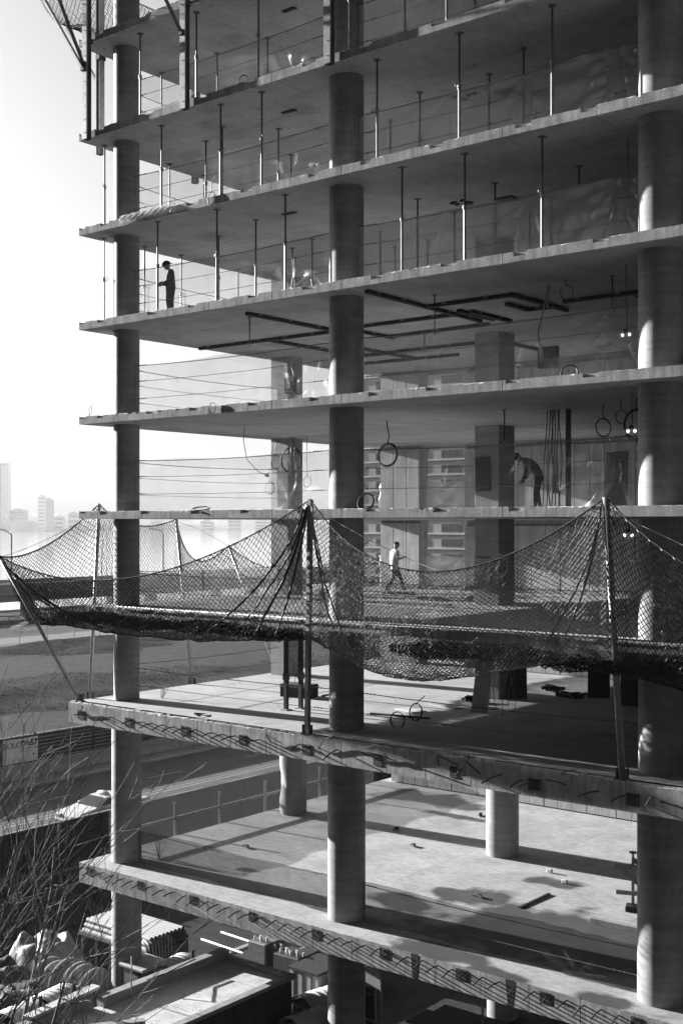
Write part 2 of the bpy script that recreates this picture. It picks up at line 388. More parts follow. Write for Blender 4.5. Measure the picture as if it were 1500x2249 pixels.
# sign board
t = thing('site_sign', 'white site sign with large numerals 57 on the dark hoarding', 'sign', (-34.5, 23.0, .75))
MB().bbox((0, -1.35, -.1), (.05, 1.35, 1.45), .01).build('board', signw, t)
def text(body, size, loc, m, parent, rot, name='lettering', ext=.004, bold=0, outline=False):
    c = bpy.data.curves.new(name, 'FONT'); c.body = body; c.size = size; c.extrude = ext; c.offset = bold
    if outline: c.fill_mode = 'NONE'; c.bevel_depth = .012
    o = bpy.data.objects.new(name, c); COL.link(o)
    bpy.context.view_layer.update()
    dg = bpy.context.evaluated_depsgraph_get(); me = bpy.data.meshes.new_from_object(o.evaluated_get(dg))
    bpy.data.objects.remove(o); me.materials.clear(); me.materials.append(m)
    return link(name, me, parent, loc, rot)
ro = (R(90), 0, R(90))
text('SOLO', .52, (.06, -1.27, .92), steelm, t, ro, outline=True)
text('9', .56, (.06, .02, .92), black, t, ro, bold=.02)
text('W', .52, (.06, .30, .92), steelm, t, ro, outline=True)
text('57', .56, (.06, .74, .92), black, t, ro, bold=.02)
text('SOLOW BUILDING COMPANY', .105, (.06, -.02, .74), black, t, ro)
text('OTHER BUILDING', .105, (.06, -.02, .56), black, t, ro)
MB().tube([(.05,1.0,.35),(.065,1.0,.35)], .06, 12).build('emblem', black, t)
# site fence of dark plywood
t = thing('site_fence', 'black plywood site fence between the street and the yard', 'fence', (-14.6, 0, 0))
pnm = MB().box((-.02,0,.02),(.02,2.42,2.25)).mesh('plywood_panel', woodd); pst = MB().box((.021,-.05,0),(.12,.05,2.2)).mesh('post', woodd)
for k in range(-6, 34): link('plywood_panel', pnm, t, (random.uniform(-.004,.004), k*2.44-4, 0)); link('post', pst, t, (0, k*2.44-4, 0))
MB().box((-.05,-20,2.25),(.05,78,2.29)).build('capping', wood, t)
# ---------------------------------------------------------------- cars
def car(name, label, loc, rz, taxi=False):
    t = thing(name, label, 'car', loc, rz)     # local: front towards +x
    side = [(-2.55,.42),(-2.6,.75),(-2.45,.98),(-1.55,1.04),(-.95,1.38),(-.2,1.46),(.45,1.42),(1.25,1.02),(2.2,.9),(2.55,.72),(2.58,.42),(2.2,.26),(-2.2,.26)]
    def wid(x, z): return (.93 if z < 1.0 else .93 - (z-1.0)*.55) * (1 - .10*max(0, abs(x)-1.9))
    mb = MB(); n = len(side); vs = []
    for s in (-1, 1): vs += [(x, s*wid(x,z), z) for x, z in side]
    mb.add(vs, [tuple(range(n)), tuple(range(2*n-1, n-1, -1))] + [((i+1)%n, i, i+n, (i+1)%n+n) for i in range(n)])
    o = mb.build('body', carw, t)
    bv = o.modifiers.new('bevel', 'BEVEL'); bv.width = .05; bv.segments = 2; bv.limit_method = 'ANGLE'
    def pane(nm, pts): MB().add(pts, [tuple(range(len(pts)))]).build(nm, glassd, t)
    e = .012
    pane('windscreen', [(.52,-.62,1.42+e),(1.2,-.8,1.06+e),(1.2,.8,1.06+e),(.52,.62,1.42+e)])
    pane('rear_window', [(-1.0,-.62,1.385+e),(-1.0,.62,1.385+e),(-1.5,.78,1.085+e),(-1.5,-.78,1.085+e)])
    for s in (-1, 1):
        def q(x, z): return (x, s*(wid(x,z)+e), z)
        pane('side_window', [q(.38,1.36), q(1.0,1.09), q(-.1,1.09), q(-.12,1.38)])
        pane('side_window', [q(-.22,1.38), q(-.2,1.09), q(-1.2,1.09), q(-.85,1.32)])
        MB().bbox((.85, s*.95-.08, 1.0), (1.0, s*.95+.08, 1.12), .03).build('wing_mirror', carw, t)
        for x in (-1.5, 1.55):
            w = MB().tube([(x, s*.72, .33), (x, s*.94, .33)], .33, 20).build('wheel', tyre, t)
            MB().tube([(x, s*.9, .33), (x, s*.955, .33)], .19, 14).build('rim', steel, w)
        MB().bbox((2.46, s*.62-.2, .66), (2.585, s*.62+.2, .8), .03).build('headlight', white, t)
        MB().bbox((-2.6, s*.7-.14, .72), (-2.5, s*.7+.14, .88), .03).build('tail_light', steeld, t)
    MB().bbox((2.45,-.85,.36),(2.66,.85,.56), .05).build('bumper', steelm, t)
    MB().bbox((-2.68,-.85,.38),(-2.5,.85,.58), .05).build('bumper', steelm, t)
    if taxi:
        o = MB(); bm = bmesh.new(); bmesh.ops.create_uvsphere(bm, u_segments=20, v_segments=8, radius=1)
        for v in bm.verts: v.co = Vector((v.co.x*.17 + .05, v.co.y*.5, max(-.2, v.co.z)*.16 + 1.5))
        o.bm(bm).build('roof_sign', cream, t, True)
    return t
car('taxi', 'pale taxi with roof sign on the street behind the black fence', (-20.4, 18.1, .01), R(-90), True)
car('parked_car', 'pale car on the riverside road at the far left', (-119.5, 86.5, .01), R(-90))
# ---------------------------------------------------------------- apartment building behind
t = thing('apartment_building', 'pale apartment block with window bands seen through the building', 'building', (-140, 186, 0))
W, H = 96, 48
MB().box((0,0,0),(W,18,H)).build('wall', brickm, t)
wf = MB().box((-.05,-.12,0),(5.05,.05,1.75)).mesh('window', steelm)
wp = MB().add([(x0, -.135, z0) for x0, z0 in ()], []) if False else None
pm = MB().add([(.06,-.14,.08),(1.62,-.14,.08),(1.62,-.14,1.67),(.06,-.14,1.67)], [(0,1,2,3)]).mesh('pane', glassd)
ba = MB().box((-.4,-1.5,0),(7.6,.0,1.1)).mesh('balcony', cream)
sl = MB().box((0,-.35,0),(W,.0,.3)).mesh('sill_band', cream)
for fl in range(15):
    z = 3.1*fl + 2.0
    link('sill_band', sl, t, (0, 0, z-.5))
    if z > 40 or z < 1: pass
    for k in range(11):
        w = link('window', wf, t, (1.2 + k*8.6, 0, z))
        for j in range(3): link('pane', pm, w, (j*1.66, 0, 0))
MB().box((-.4,-.6,H),(W+.4,18.4,H+.9)).build('roof_parapet', cream, t)
# ================================================================== BUILDING
Z = dict(S8=5.27, S7=10.414, S65=13.414, S6=16.414, S5=19.414, S4=22.414, S3=25.414, S2=28.414, S1=31.414, S0=34.414)
ORDER = ['S8','S7','S65','S6','S5','S4','S3','S2','S1','S0']
FLOOR = dict(S8='on the lowest floor slab', S7='on the floor under the nets', S65="on the walking man's floor", S6="on the stooping worker's floor",
   S5='one floor below the hard-hatted worker', S4="on the hard-hatted worker's floor", S3='one floor above the hard-hatted worker',
   S2='two floors above the hard-hatted worker', S1='three floors above the hard-hatted worker')
TH = .24
bld = thing('concrete_building', 'unfinished concrete building of stacked bare slabs on round columns', 'building')
X1, Y1 = 36.0, 16.6
def ribbon(mb, x0, x1, yf, yb, zt, zb, notches, rg, chip=.02, seam=2.45, topm=0):
    tops = []
    # front edge strip of a slab: chipped arrises, form seams, open pockets
    xs = []; x = x0
    while x < x1: xs.append(x); x += rg.uniform(.06, .13)
    xs.append(x1); st = []
    seams = [x0 + seam*(k+.37) for k in range(int((x1-x0)/seam))]
    for x in xs:
        c = max(0, rg.gauss(-.2, 1))*chip
        if noise.noise(Vector((x*.9, zt, 0))) > .25: c += rg.uniform(0, 2.2)*chip
        st.append([x, yf + rg.uniform(-.0007,.0007), zt - c, zb + max(0, rg.gauss(-.6, .6))*chip*.5])
    for s in seams:
        z_ = zt; st += [[s-.008, yf, zt, zb],[s-.006, yf+.025, zt-.01, zb+.005],[s+.006, yf+.025, zt-.01, zb+.005],[s+.008, yf, zt, zb]]
    for (n, w, d) in notches:
        st = [q for q in st if not (n-w/2-.004 <= q[0] <= n+w/2+.004)]
        st += [[n-w/2-.003, yf, zt, zb],[n-w/2, yf, zt-d, zb],[n+w/2, yf, zt-d, zb],[n+w/2+.003, yf, zt, zb]]
    st.sort(key=lambda q: q[0])
    vs = []; fs = []
    for x, y, a, b in st:
        h = a if a < zt-.055 else zt
        vs += [(x,yb,h),(x,yf+.03,h),(x,y,a),(x,y,b),(x,yb,zb)]
    for i in range(len(st)-1):
        k = i*5
        for j in range(4): fs.append((k+j, k+j+1, k+j+6, k+j+5)); tops.append(0 if j < 2 else topm)
    fs.append((0,4,3,2,1)); k = (len(st)-1)*5; fs.append((k,k+1,k+2,k+3,k+4))
    mb.add(vs, fs); mb.m[-len(fs):] = tops + [topm, topm]
def slab(key, zt):
    rg = random.Random(int(zt*100))
    mb = MB(); mb.box((0, .15, zt-TH), (X1, Y1, zt))
    o = mb.build('floor_slab', conc, bld)
    nts = [(.16, .3, .07)] + [(1.05 + 2.13*k + rg.uniform(-.25,.25), rg.uniform(.32,.5), rg.uniform(.08,.12)) for k in range(9)]
    e = MB(); ribbon(e, 0, X1, 0, .15, zt, zt-TH, nts, rg, .016)
    e.build('slab_edge', edgec, o)
    for n, w, d in nts[1:]:       # pale former left in every pocket
        b = MB().box((n-w/2+.02, .02+rg.uniform(0,.03), zt-d-.001), (n+w/2-.03, .149, zt-d+.035)); b.build('pocket_former', white, o)
    o['label'] = 'thin bare floor slab with chipped front edge'
    return o
SL = {k: slab(k, Z[k]) for k in ORDER if k not in ('S8','S7')}
def thick(key, zt, yf, xf, tb, m, ntop):
    rg = random.Random(int(zt*77)); o = MB().box((xf+.5, yf+.5, zt-.3), (X1, Y1, zt)).build('floor_slab', m, bld)
    mb = MB(); ribbon(mb, xf, X1, yf, yf+.5, zt, zt-tb, [], rg, ntop, 1.32, 1 if key == 'S8' else 0)
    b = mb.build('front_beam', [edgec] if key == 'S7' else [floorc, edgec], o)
    MB().box((xf, yf+.5, zt-tb+.01), (xf+.5, Y1, zt)).build('side_beam', m, o)
    return o, b
S7o, S7b = thick('S7', Z['S7'], -.42, 0, .64, conc, .02)
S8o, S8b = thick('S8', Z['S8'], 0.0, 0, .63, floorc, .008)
S7o['label'] = 'thick edged slab carrying the net poles'; S8o['label'] = 'lowest wide slab, sunlit and stained with damp'
# crumbled ledge and cast-in track along the upper beam
rg = random.Random(5); mb = MB()
x = .05
while x < 30:
    l = rg.uniform(.05,.28)
    if rg.random() < .75:
        y = -.40+rg.uniform(0,.05); h = rg.uniform(.008,.04)
        mb.bbox((x, y, Z['S7']-.01), (x+l, y+rg.uniform(.04,.11), Z['S7']+h), .006)
    x += l + rg.uniform(0,.12)
mb.build('crumbled_lip', edgec, S7o, kind='stuff')
MB().box((.6,-.2,Z['S7']+.001),(30,-.15,Z['S7']+.02)).build('cast_in_track', rust, S7o)
# projecting starter bars and dark embed plates on both beams
def rebars(o, zc, yf, seed, messy, x0, x1):
    rg = random.Random(seed); x = x0
    while x < x1:
        ms = messy; messy = ms and (x > 8.5 or x < 2 or rg.random() < .12)
        if messy and (rg.random() < .25): x += rg.uniform(.2,.6); messy = ms; continue
        L1 = rg.uniform(.40,.52); dz = rg.uniform(-.04,.03) if not messy else rg.uniform(-.2,.1); dx = rg.uniform(-.06,.05) if not messy else rg.uniform(-.3,.15)
        zz = zc + rg.uniform(-.012,.012) + (rg.uniform(-.06,.05) if messy else 0)
        p = [(x, yf+.03, zz), (x+dx*.1, yf-.05, zz), (x+dx*.5, yf-L1*.5, zz+dz*.4), (x+dx, yf-L1, zz+dz-.05)]
        if messy and rg.random() < .35: p = [(x, yf+.03, zz), (x, yf-.05, zz), (x+rg.uniform(-.4,.5), yf-.09, zz+rg.uniform(.05,.3)), (x+rg.uniform(-.7,.9), yf-.13, zz+rg.uniform(0,.45))]
        MB().tube(p, .0175, 5).build('rebar', rust, o); x += .45 + rg.uniform(-.04,.04) + (rg.uniform(0,.25) if messy else 0); messy = ms
rebars(S8b, Z['S8']-.13, 0, 11, False, .25, 26)
rebars(S7b, Z['S7']-.28, -.42, 12, True, .5, 26)
for o, zc, yf, s in ((S8b, Z['S8']-.2, 0, 4), (S7b, Z['S7']-.35, -.42, 6)):
    rg = random.Random(s)
    for k in range(11):
        x = .55 + k*2.32 + rg.uniform(-.1,.1); w = rg.uniform(.11,.16)
        mb = MB(); mb.box((x-w, yf-.012, zc-.14), (x+w, yf+.05, zc+.13))
        for j in range(4): mb.tube([(x-w*.7+j*w*.45, yf, zc+.08), (x-w*.7+j*w*.45+rg.uniform(-.05,.05), yf-.06, zc+rg.uniform(.05,.13))], .008, 4)
        mb.build('embed_plate', rust, o)
for x in (15.75, 13.0):     # damp run-off streaks are dark mineral stains on the beam face
    MB().add([(x-.06,-.0045,Z['S8']-.01),(x+.2,-.0045,Z['S8']-.01),(x+.13,-.0045,Z['S8']-.62),(x,-.0045,Z['S8']-.62)], [(0,1,2,3)]).build('damp_stain', woodd, S8b)
# ---------------------------------------------------------------- columns
CX = (1.0, 10.0, 19.1); CY = 1.1
def column(x, y, r, z0, z1, lab=None):
    mb = MB(); n = 56
    mb.tube([(x,y,z0-.02),(x,y,z0+.35),(x,y,z1-.35),(x,y,z1+.02)], r, n, False)
    o = mb.build('column', colc, bld, True)
    for k, zz in enumerate((z0 + (z1-z0)*.36, z0 + (z1-z0)*.71)):
        MB().tube([(x,y,zz-.006),(x,y,zz+.006)], r+.003, n, False).build('form_seam', colc, o, True)
    return o
lev = ORDER
def ceil_z(k):
    if k == 'S7': return Z['S65']-TH
    if k == 'S8': return Z['S7']-.62
    i = lev.index(k); return Z[lev[i+1]]-TH
for k in lev[:-1]:
    z0, z1 = Z[k], ceil_z(k)
    big = k == 'S8'
    for i, x in enumerate(CX):
        column(x, CY, ((.475,.515,.53) if big else (.41,.475,.505))[i], z0, z1)
    column(28.2, CY, .5, z0, z1)
    if big:
        column(.95, 9.25, .475, z0, Z['S7']-.3); column(9.95, 9.25, .53, z0, Z['S7']-.3); column(19.0, 9.25, .53, z0, Z['S7']-.3)
    else:
        for (a, b, c, d) in ((.29,8.7,1.15,9.52),(9.39,8.47,10.3,9.44),(18.4,8.5,19.3,9.4)):
            MB().bbox((a,b,z0-.01),(c,d,z1+.01), .015).build('square_column', colc, bld)
for i, x in enumerate(CX): column(x, CY, (.475,.515,.53)[i], 0, Z['S8']-.61)
for x in (.95, 9.95, 19.0): column(x, 9.25, .5, 0, Z['S8']-.3)
# ---------------------------------------------------------------- back walls of formwork panels
for k in lev[:-1]:
    z0, z1 = Z[k], ceil_z(k)
    if k == 'S8':
        z1 = Z['S7']-.3
        w = MB().box((.5,16.05,z0),(22,16.3,z1)).build('back_wall', wallc, bld)
        pm = MB().bbox((.008,15.9,z0+.04),(.592,16.045,z1-.03), .008).mesh('wall_panel', wallc)
        for j in range(35): link('wall_panel', pm, w, (.5+j*.6, random.uniform(-.004,.004), 0))
        continue
    w = MB().box((4.53,15.42,z0),(22,15.6,z1)).build('back_wall', wallc, bld)
    pm = MB().bbox((.008,15.3,z0+.02),(.592,15.415,z1-.22), .008).mesh('wall_panel', wallc)
    for j in range(29): link('wall_panel', pm, w, (4.53+j*.6, random.uniform(-.004,.004), 0))
    p = MB().box((.7,15.0,z0),(2.62,15.5,z1)).build('pier', wallc, bld)
    pm = MB().bbox((.006,14.9,z0+.02),(.635,14.995,z1-.12), .008).mesh('wall_panel', wallc)
    for j in range(3): link('wall_panel', pm, p, (.7+j*.642, 0, 0))
for k in lev[:-1]:
    MB().box((22.1,6.0,Z[k]),(22.4,Y1-1.0,ceil_z(k) if k != 'S8' else Z['S7']-.3)).build('light_blocking_wall', wallc, bld)  # unseen wall added to block light from the right
# ================================================================== SHORING PROPS
prop_src = {}
def prop(x, y, z0, z1, label, rz=0, tilt=0):
    h = z1-z0; key = round(h, 2); t = thing('shoring_prop', label, 'prop', (x, y, z0), rz, 'adjustable steel shoring props')
    if key not in prop_src:
        s = h*.52
        prop_src[key] = [('base_plate', MB().box((-.07,-.07,0),(.07,.07,.012)).mesh('base_plate', steelm)),
            ('outer_tube', MB().tube([(0,0,.012),(0,0,s)], .033, 10).mesh('outer_tube', steelm)),
            ('collar', MB().tube([(0,0,s-.07),(0,0,s-.03),(0,0,s+.03),(0,0,s+.05)], [.045,.055,.055,.04], 10).mesh('collar', steelm)),
            ('handle', MB().ring((.06,0,s+.02), .07, .008, (.2,.9,.3), 14, 4).tube([(.03,0,s),(-.09,.02,s+.05)], .009, 4).mesh('handle', steelm)),
            ('inner_tube', MB().tube([(0,0,s),(0,0,h-.012)], .026, 10).mesh('inner_tube', steeld)),
            ('head_plate', MB().box((-.09,-.09,h-.012),(.09,.09,h-.002)).mesh('head_plate', steeld))]
    for n, me in prop_src[key]: link(n, me, t)
    return t
PR = {'S4': [(0.36,.71),(3.27,.35),(0.5,2.3),(0.5,3.95),(5.68,.46),(3.43,2.8),(5.73,2.06),(8.27,.54),(12.32,.49),(14.22,.51),(16.36,.56),(10.88,3.2),(10.85,5.11),(13.42,3.21),(7.71,5.64),(6.88,7.55),(8.2,7.53),(.4,6.84),(4.11,5.56),(5.46,5.0),(3.28,6.65),(13.13,5.53),(14.08,5.07),(13.17,7.33),(15.9,3.25),(16.06,4.96)],
 'S3': [(.3,.79),(3.16,.61),(.45,3.47),(3.14,2.52),(5.87,.42),(4.54,1.84),(7.5,.41),(5.73,3.08),(.4,5.13),(4.3,5.29),(11.46,.56),(10.93,3.24),(8.86,4.63),(14.08,.48),(13.19,3.28),(16.66,.5),(13.37,5.44),(14.83,2.3)],
 'S2': [(2.3,.52),(4.78,.51),(3.04,3.13),(.4,3.15),(5.14,3.23),(7.29,.5),(10.75,.3),(13.69,.5),(10.95,2.5),(13.24,2.5)],
 'S1': [(4.8,.5),(7.4,.5),(13.7,.5)]}
ordn = ['first','second','third','fourth','fifth','sixth','seventh','eighth','ninth','tenth','eleventh','twelfth','thirteenth','fourteenth','fifteenth','sixteenth','seventeenth','eighteenth','nineteenth','twentieth']
for k, L in PR.items():
    for row, sel in (('along the slab edge', [p for p in L if p[1] < 1.0]), ('set back inside', [p for p in L if p[1] >= 1.0])):
        # order as seen from the street side: left to right
        sel = sorted(sel, key=lambda p: ((p[0]-30.74)*.777+(p[1]+24.73)*.629)/((p[0]-30.74)*-.629+(p[1]+24.73)*.777))
        for i, (x, y) in enumerate(sel):
            prop(x, y, Z[k], ceil_z(k), '%s steel prop from left %s, %s' % (ordn[i], row, FLOOR[k]), random.uniform(0, 6.28))
# ================================================================== GUARD CABLES AND PLASTIC SHEETS
def guard(p, q, hs, label, r=.008, ties=True):
    t = thing('cable_guardrail', label, 'guardrail', (0,0,0), 0, 'guard cables strung between the columns')
    rg = random.Random(hash(label) % 1000)
    for i, h in enumerate(hs):
        mb = MB(); a = Vector((p[0],p[1],p[2]+h)); b = Vector((q[0],q[1],q[2]+h+rg.uniform(-.02,.02)))
        mb.tube(arc_pts(a, b, .03+.02*i, 14), r*(1.5 if i == len(hs)-1 else 1), 5)
        d = (b-a).normalized()
        for s in (.04,.055,.07,.93,.945,.96): 
            c = a.lerp(b, s) - Vector((0,0,.004)); mb.tube([c-d*.02, c+d*.02], r*2.6, 5)
        for s in (rg.uniform(.1,.4), rg.uniform(.5,.85)):
            c = a.lerp(b, s); mb.tube([c, c+Vector((.03,0,-.05)), c+Vector((.1,.02,-.16))], .004, 3)
        mb.build('cable', cable, t)
    return t
def psheet(p, q, h, label, m, seed, fans=(), drop=.0, amp=.03, nu=90, nv=26, cat='sheet', h1=None, name='plastic_sheet', wav=1.0):
    p, q = Vector(p), Vector(q); d = q-p; L = d.length; n = Vector((-d.y, d.x, 0)).normalized()
    h1 = h if h1 is None else h1
    def fn(u, v):
        H = (h + (h1-h)*u) - .05*math.sin(u*9+seed)*(1-abs(2*u-1)) - .03
        x = u*L; z = v*H
        s = amp*(.5*noise.noise(Vector((x*.8*wav, z*.9, seed))) + .35*noise.noise(Vector((x*3*wav, z*1.3, seed+7))))
        s += amp*.35*math.sin(x*11 + 2*noise.noise(Vector((x, z, seed))))*(1-v)*.6
        for ax, azz, k, A in fans:
            rx, rz = x-ax, z-azz; r = math.hypot(rx, rz)+.15; a = math.atan2(rz, rx)
            s += A*math.sin(a*k + seed)*math.exp(-r/2.3)*min(1, r*1.6)
        c = p + d*u + n*(s + drop*(1-v)*(1-v)*math.sin(x*2+seed))
        return (c.x, c.y, c.z + z)
    o = MB().grid(fn, nu, nv).build(name, m, None, True)
    return tag(o, label, cat, 'plastic sheets hung on the guard cables')
for k in ('S2','S3','S4','S5','S6','S65','S7'):
    z = Z[k]; hs = (.55, 1.1, 1.6) if k not in ('S65','S7') else (.5, 1.05)
    rgk = random.Random(int(z))
    guard((CX[0]+.42, 1.0, z), (CX[1]-.48, 1.0, z), hs, 'guard cables between left and middle front columns %s' % FLOOR[k])
    guard((CX[1]+.48, 1.0, z), (CX[2]-.5, 1.0, z), hs, 'guard cables between middle and right front columns %s' % FLOOR[k])
    guard((.72, CY+.4, z), (.62, 8.7, z), hs, 'guard cables along the left side edge %s' % FLOOR[k])
    if k == 'S7': continue
    H = hs[-1]
    psheet((CX[0]+.45, 1.03, z+.02), (CX[1]-.5, 1.03, z+.02), H, 'clear plastic sheet between left and middle front columns %s' % FLOOR[k], poly, rgk.random()*9,
           [(8.2, -.1, 9, .05), (6.6, .2, 7, .045), (7.4, .5, 6, .04)], .04, .03)
    psheet((CX[1]+.5, 1.03, z+.02), (CX[2]-.52, 1.03, z+.02), H, 'cloudy plastic sheet between middle and right front columns %s' % FLOOR[k], poly if k == 'S6' else polyc if k == 'S5' else polyb, rgk.random()*9,
           [(7.6, 1.55, 13, .12), (7.6, .9, 11, .09), (2.9, 1.5, 8, .06), (5.2, 1.5, 9, .07)] if k != 'S65' else [(3, .9, 8, .03)], .02, .014)
    psheet((.70, CY+.42, z+.02), (.60, 8.7, z+.02), H, 'clear plastic sheet along the left side edge %s' % FLOOR[k], poly, rgk.random()*9, [(.2, H, 7, .03)], .03, .02)
guard((CX[0]+.48, 1.0, Z['S8']), (CX[1]-.52, 1.0, Z['S8']), (.45, 1.05), 'guard cables between left and middle front columns %s' % FLOOR['S8'])
guard((CX[1]+.52, 1.0, Z['S8']), (CX[2]-.53, 1.0, Z['S8']), (.45, 1.05), 'guard cables between middle and right front columns %s' % FLOOR['S8'])
psheet((CX[0]+.5, 1.12, Z['S8']+.02), (CX[1]-.55, 1.12, Z['S8']+.02), 1.05, 'fine dark guard mesh between left and middle columns on the lowest slab', debris, 2.2, [(7.5,.2,9,.06)], .05, .03, name='debris_mesh', cat='mesh')
psheet((CX[1]+.55, 1.12, Z['S8']+.02), (CX[2]-.56, 1.12, Z['S8']+.02), 1.1, 'fine dark guard mesh between middle and right columns on the lowest slab', debris, 4.2, [(6.5,.1,9,.08)], .05, .03, name='debris_mesh', cat='mesh')
# debris netting fence along the left edge of the lowest slab
t = thing('netting_fence', 'debris netting fence on timber posts along the lowest slab left edge', 'fence', (-.28, 0, 0))
pm = MB().box((-.045,-.045,4.3),(.045,.045,6.35)).mesh('post', wood)
for y in (1.6, 4.4, 6.6, 9.0, 12.2, 14.9): link('post', pm, t, (0, y, 0))
MB().box((-.03,1.5,5.75),(.03,15,5.85)).build('rail', wood, t)
def nf(u, v):
    y = 1.5+14.3*u; s = .05*noise.noise(Vector((y*1.5, v*2, 3))) + .05*math.sin(y*4+v*5)*v*(1-v)
    return (-.07+s, y, 4.7 + 1.9*v + .04*math.sin(y*2.2))
MB().grid(nf, 120, 14).build('debris_netting', meshd, t, True)
t = tag(MB().grid(lambda u, v: (.95-(.49+.05*math.sin(9*v))*math.cos(.2+1.5*u), 9.25-(.49+.05*math.sin(7*v+3*u))*math.sin(.2+1.5*u), Z['S8']+.06+2.1*v), 10, 24).build('torn_plastic', polyw, None, True),
    'torn white plastic wrapped round the back column on the lowest slab', 'plastic')
# white dust sheets closing the back openings
for k in ('S6', 'S65', 'S5'):
    z = Z[k]
    psheet((2.66, 15.35, z+.02), (4.6, 15.35, z+.02), 1.35, 'white dust sheet between pier and back wall %s' % FLOOR[k], polyw, z, [(1.7,1.3,9,.06)], .05, .05, 40, 20, h1=1.3)
    psheet((.1, 15.6, z+.02), (.75, 15.3, z+.02), 1.3, 'white dust sheet left of the back pier %s' % FLOOR[k], polyw, z+2, [(.5,1.2,9,.05)], .05, .05, 24, 20)
# ================================================================== SAFETY NETS
def net(name, label, P, ns, nt_, r, jit=.007, seed=1, group='safety nets hung round the floor', m=None):
    rg = random.Random(seed); mb = MB(); nodes = {}
    for i in range(ns+1):
        for j in range(nt_+1):
            if (i+j) % 2 == 0:
                nodes[i, j] = Vector(P(i/ns, j/nt_)) + Vector((rg.gauss(0,jit), rg.gauss(0,jit), rg.gauss(0,jit)))
    ca, sa = [], []
    for (i, j), a in nodes.items():
        for dj in (-1, 1):
            b = nodes.get((i+1, j+dj))
            if b is None: continue
            d = b-a
            if d.length < 1e-5: continue
            d.normalize(); u = d.orthogonal().normalized(); w = d.cross(u); vs = []
            mid = (a+b)/2 - Vector((0,0,.008))
            for c in (a, b):
                for q in range(3):
                    an = 2.0944*q; vs.append(c + u*(math.cos(an)*r) + w*(math.sin(an)*r))
            mb.add(vs, [(0,1,4,3),(1,2,5,4),(2,0,3,5)])
    o = thing(name, label, 'net', (0,0,0), 0, group)
    mb.build('netting', m or rope, o)
    top = [P(i/60, 0) for i in range(61)]
    MB().tube(top, r*1.9, 5).build('border_rope', black, o)
    kn = MB()
    for i in range(0, 61, 2):
        c = Vector(top[i]); kn.tube([c-Vector((.03,0,-.01)), c+Vector((0,0,-.03)), c+Vector((.03,.01,.0))], r*2.4, 4)
    kn.build('lacing', ropew, o, kind='stuff')
    return o
def pole(name, label, p, q, r=.06, square=False):
    t = thing(name, label, 'pole', p, 0, 'poles carrying the safety nets'); q = Vector(q)-Vector(p)
    (MB().beam((0,0,0), q, r*1.7, r*1.7) if square else MB().tube([(0,0,.05), q], r, 12)).build('tube', steel, t, not square)
    mb = MB().bbox((-.16,-.13,0),(.16,.13,.025), .005); mb.box((-.13,-.07,.025),(-.09,.07,.26)); mb.box((.09,-.07,.025),(.13,.07,.26))
    mb.tube([(-.14,0,.17),(.14,0,.17)], .02, 6); mb.build('base_bracket', steeld, t)
    u = q.normalized(); mb = MB()
    for i in range(5): mb.tube([q-u*(.1+i*.035)+Vector((.07,-.02,0)), q-u*(.12+i*.03)+Vector((-.07,-.05,.01)), q-u*(.1+i*.05)+Vector((0,.07,-.02))], .011, 4)
    mb.tube([q-u*.15, q-u*.5+Vector((.12,-.05,0)), q-u*.8+Vector((.16,-.03,-.05))], .012, 4); mb.build('rope_lashing', ropew, t)
    return t
zb = Z['S7']
P0b, P0t = (.22,-.16,zb), (-1.12,-2.2,15.02)
P1b, P1t = (9.74,-.24,zb), (9.9,-.3,16.66)
P2b, P2t = (18.8,-.24,zb), (18.5,-.42,16.6)
P3b, P3t = (27.5,-.24,zb), (27.5,-.42,16.6)
Q0b, Q0t = (-.1,.52,zb-.05), (-.13,.92,16.66)
Q1b, Q1t = (-.12,5.05,zb-.05), (-.45,4.62,16.18)
Q2b, Q2t = (-.12,9.4,zb-.05), (-1.9,8.7,15.2)
pole('net_pole', 'leaning net pole reaching out past the left picture edge', P0b, P0t, .055)
pole('net_pole', 'upright net pole in front of the middle round column', P1b, P1t, .07, True)
pole('net_pole', 'upright net pole in front of the right round column', P2b, P2t, .075)
pole('net_pole', 'net pole beyond the right picture edge', P3b, P3t, .075)
pole('net_pole', 'net pole standing just left of the left round column', Q0b, Q0t, .06)
pole('net_pole', 'leaning net pole on the left side seen between left columns', Q1b, Q1t, .055)
pole('net_pole', 'far outward-leaning net pole on the left side with roped tip', Q2b, Q2t, .055)
def lerp(a, b, t): return a+(b-a)*t
def netsurf(A, B, sag, out, inner, belly, bz, split=.55, skew=.5, fold=.05, outv=(0,-1,0)):
    A, B = Vector(A), Vector(B); ov = Vector(outv)
    def P(s, t):
        k = 4*s*(1-s); rope_ = A.lerp(B, s) + Vector((0,0,-sag*k)) + ov*(out*k)
        inn = Vector(inner(s)); bl = inn.lerp(rope_, .55); bl.z = bz(s); bl += ov*belly*(.3+.7*k)
        if t < split:
            u = t/split; c = rope_.lerp(bl, u); c += ov*(.25*math.sin(math.pi*u)*k)
            # near the poles the net gathers into folds
            g = (1-k)**3; c += Vector((0,0,0)) + ov*(fold*math.sin(s*70+u*3)*(.3+g*2)*u)
            return c
        u = (t-split)/(1-split); c = bl.lerp(inn, u); c.z -= .25*math.sin(math.pi*u)*(.5+.5*k)
        c += Vector((.06*math.sin(40*s+9*u), ov.y*.05*math.sin(60*s+5*u)+ov.x*0, .07*noise.noise(Vector((s*22, u*5, 3)))))
        return c
    return P
PA = netsurf(P0t, P1t, 1.35, .35, lambda s: (lerp(-.5, 9.85, s), -.06, Z['S65']-.2), .2, lambda s: 12.85 + .25*(1-math.sin(math.pi*s)) - .1*s, .5)
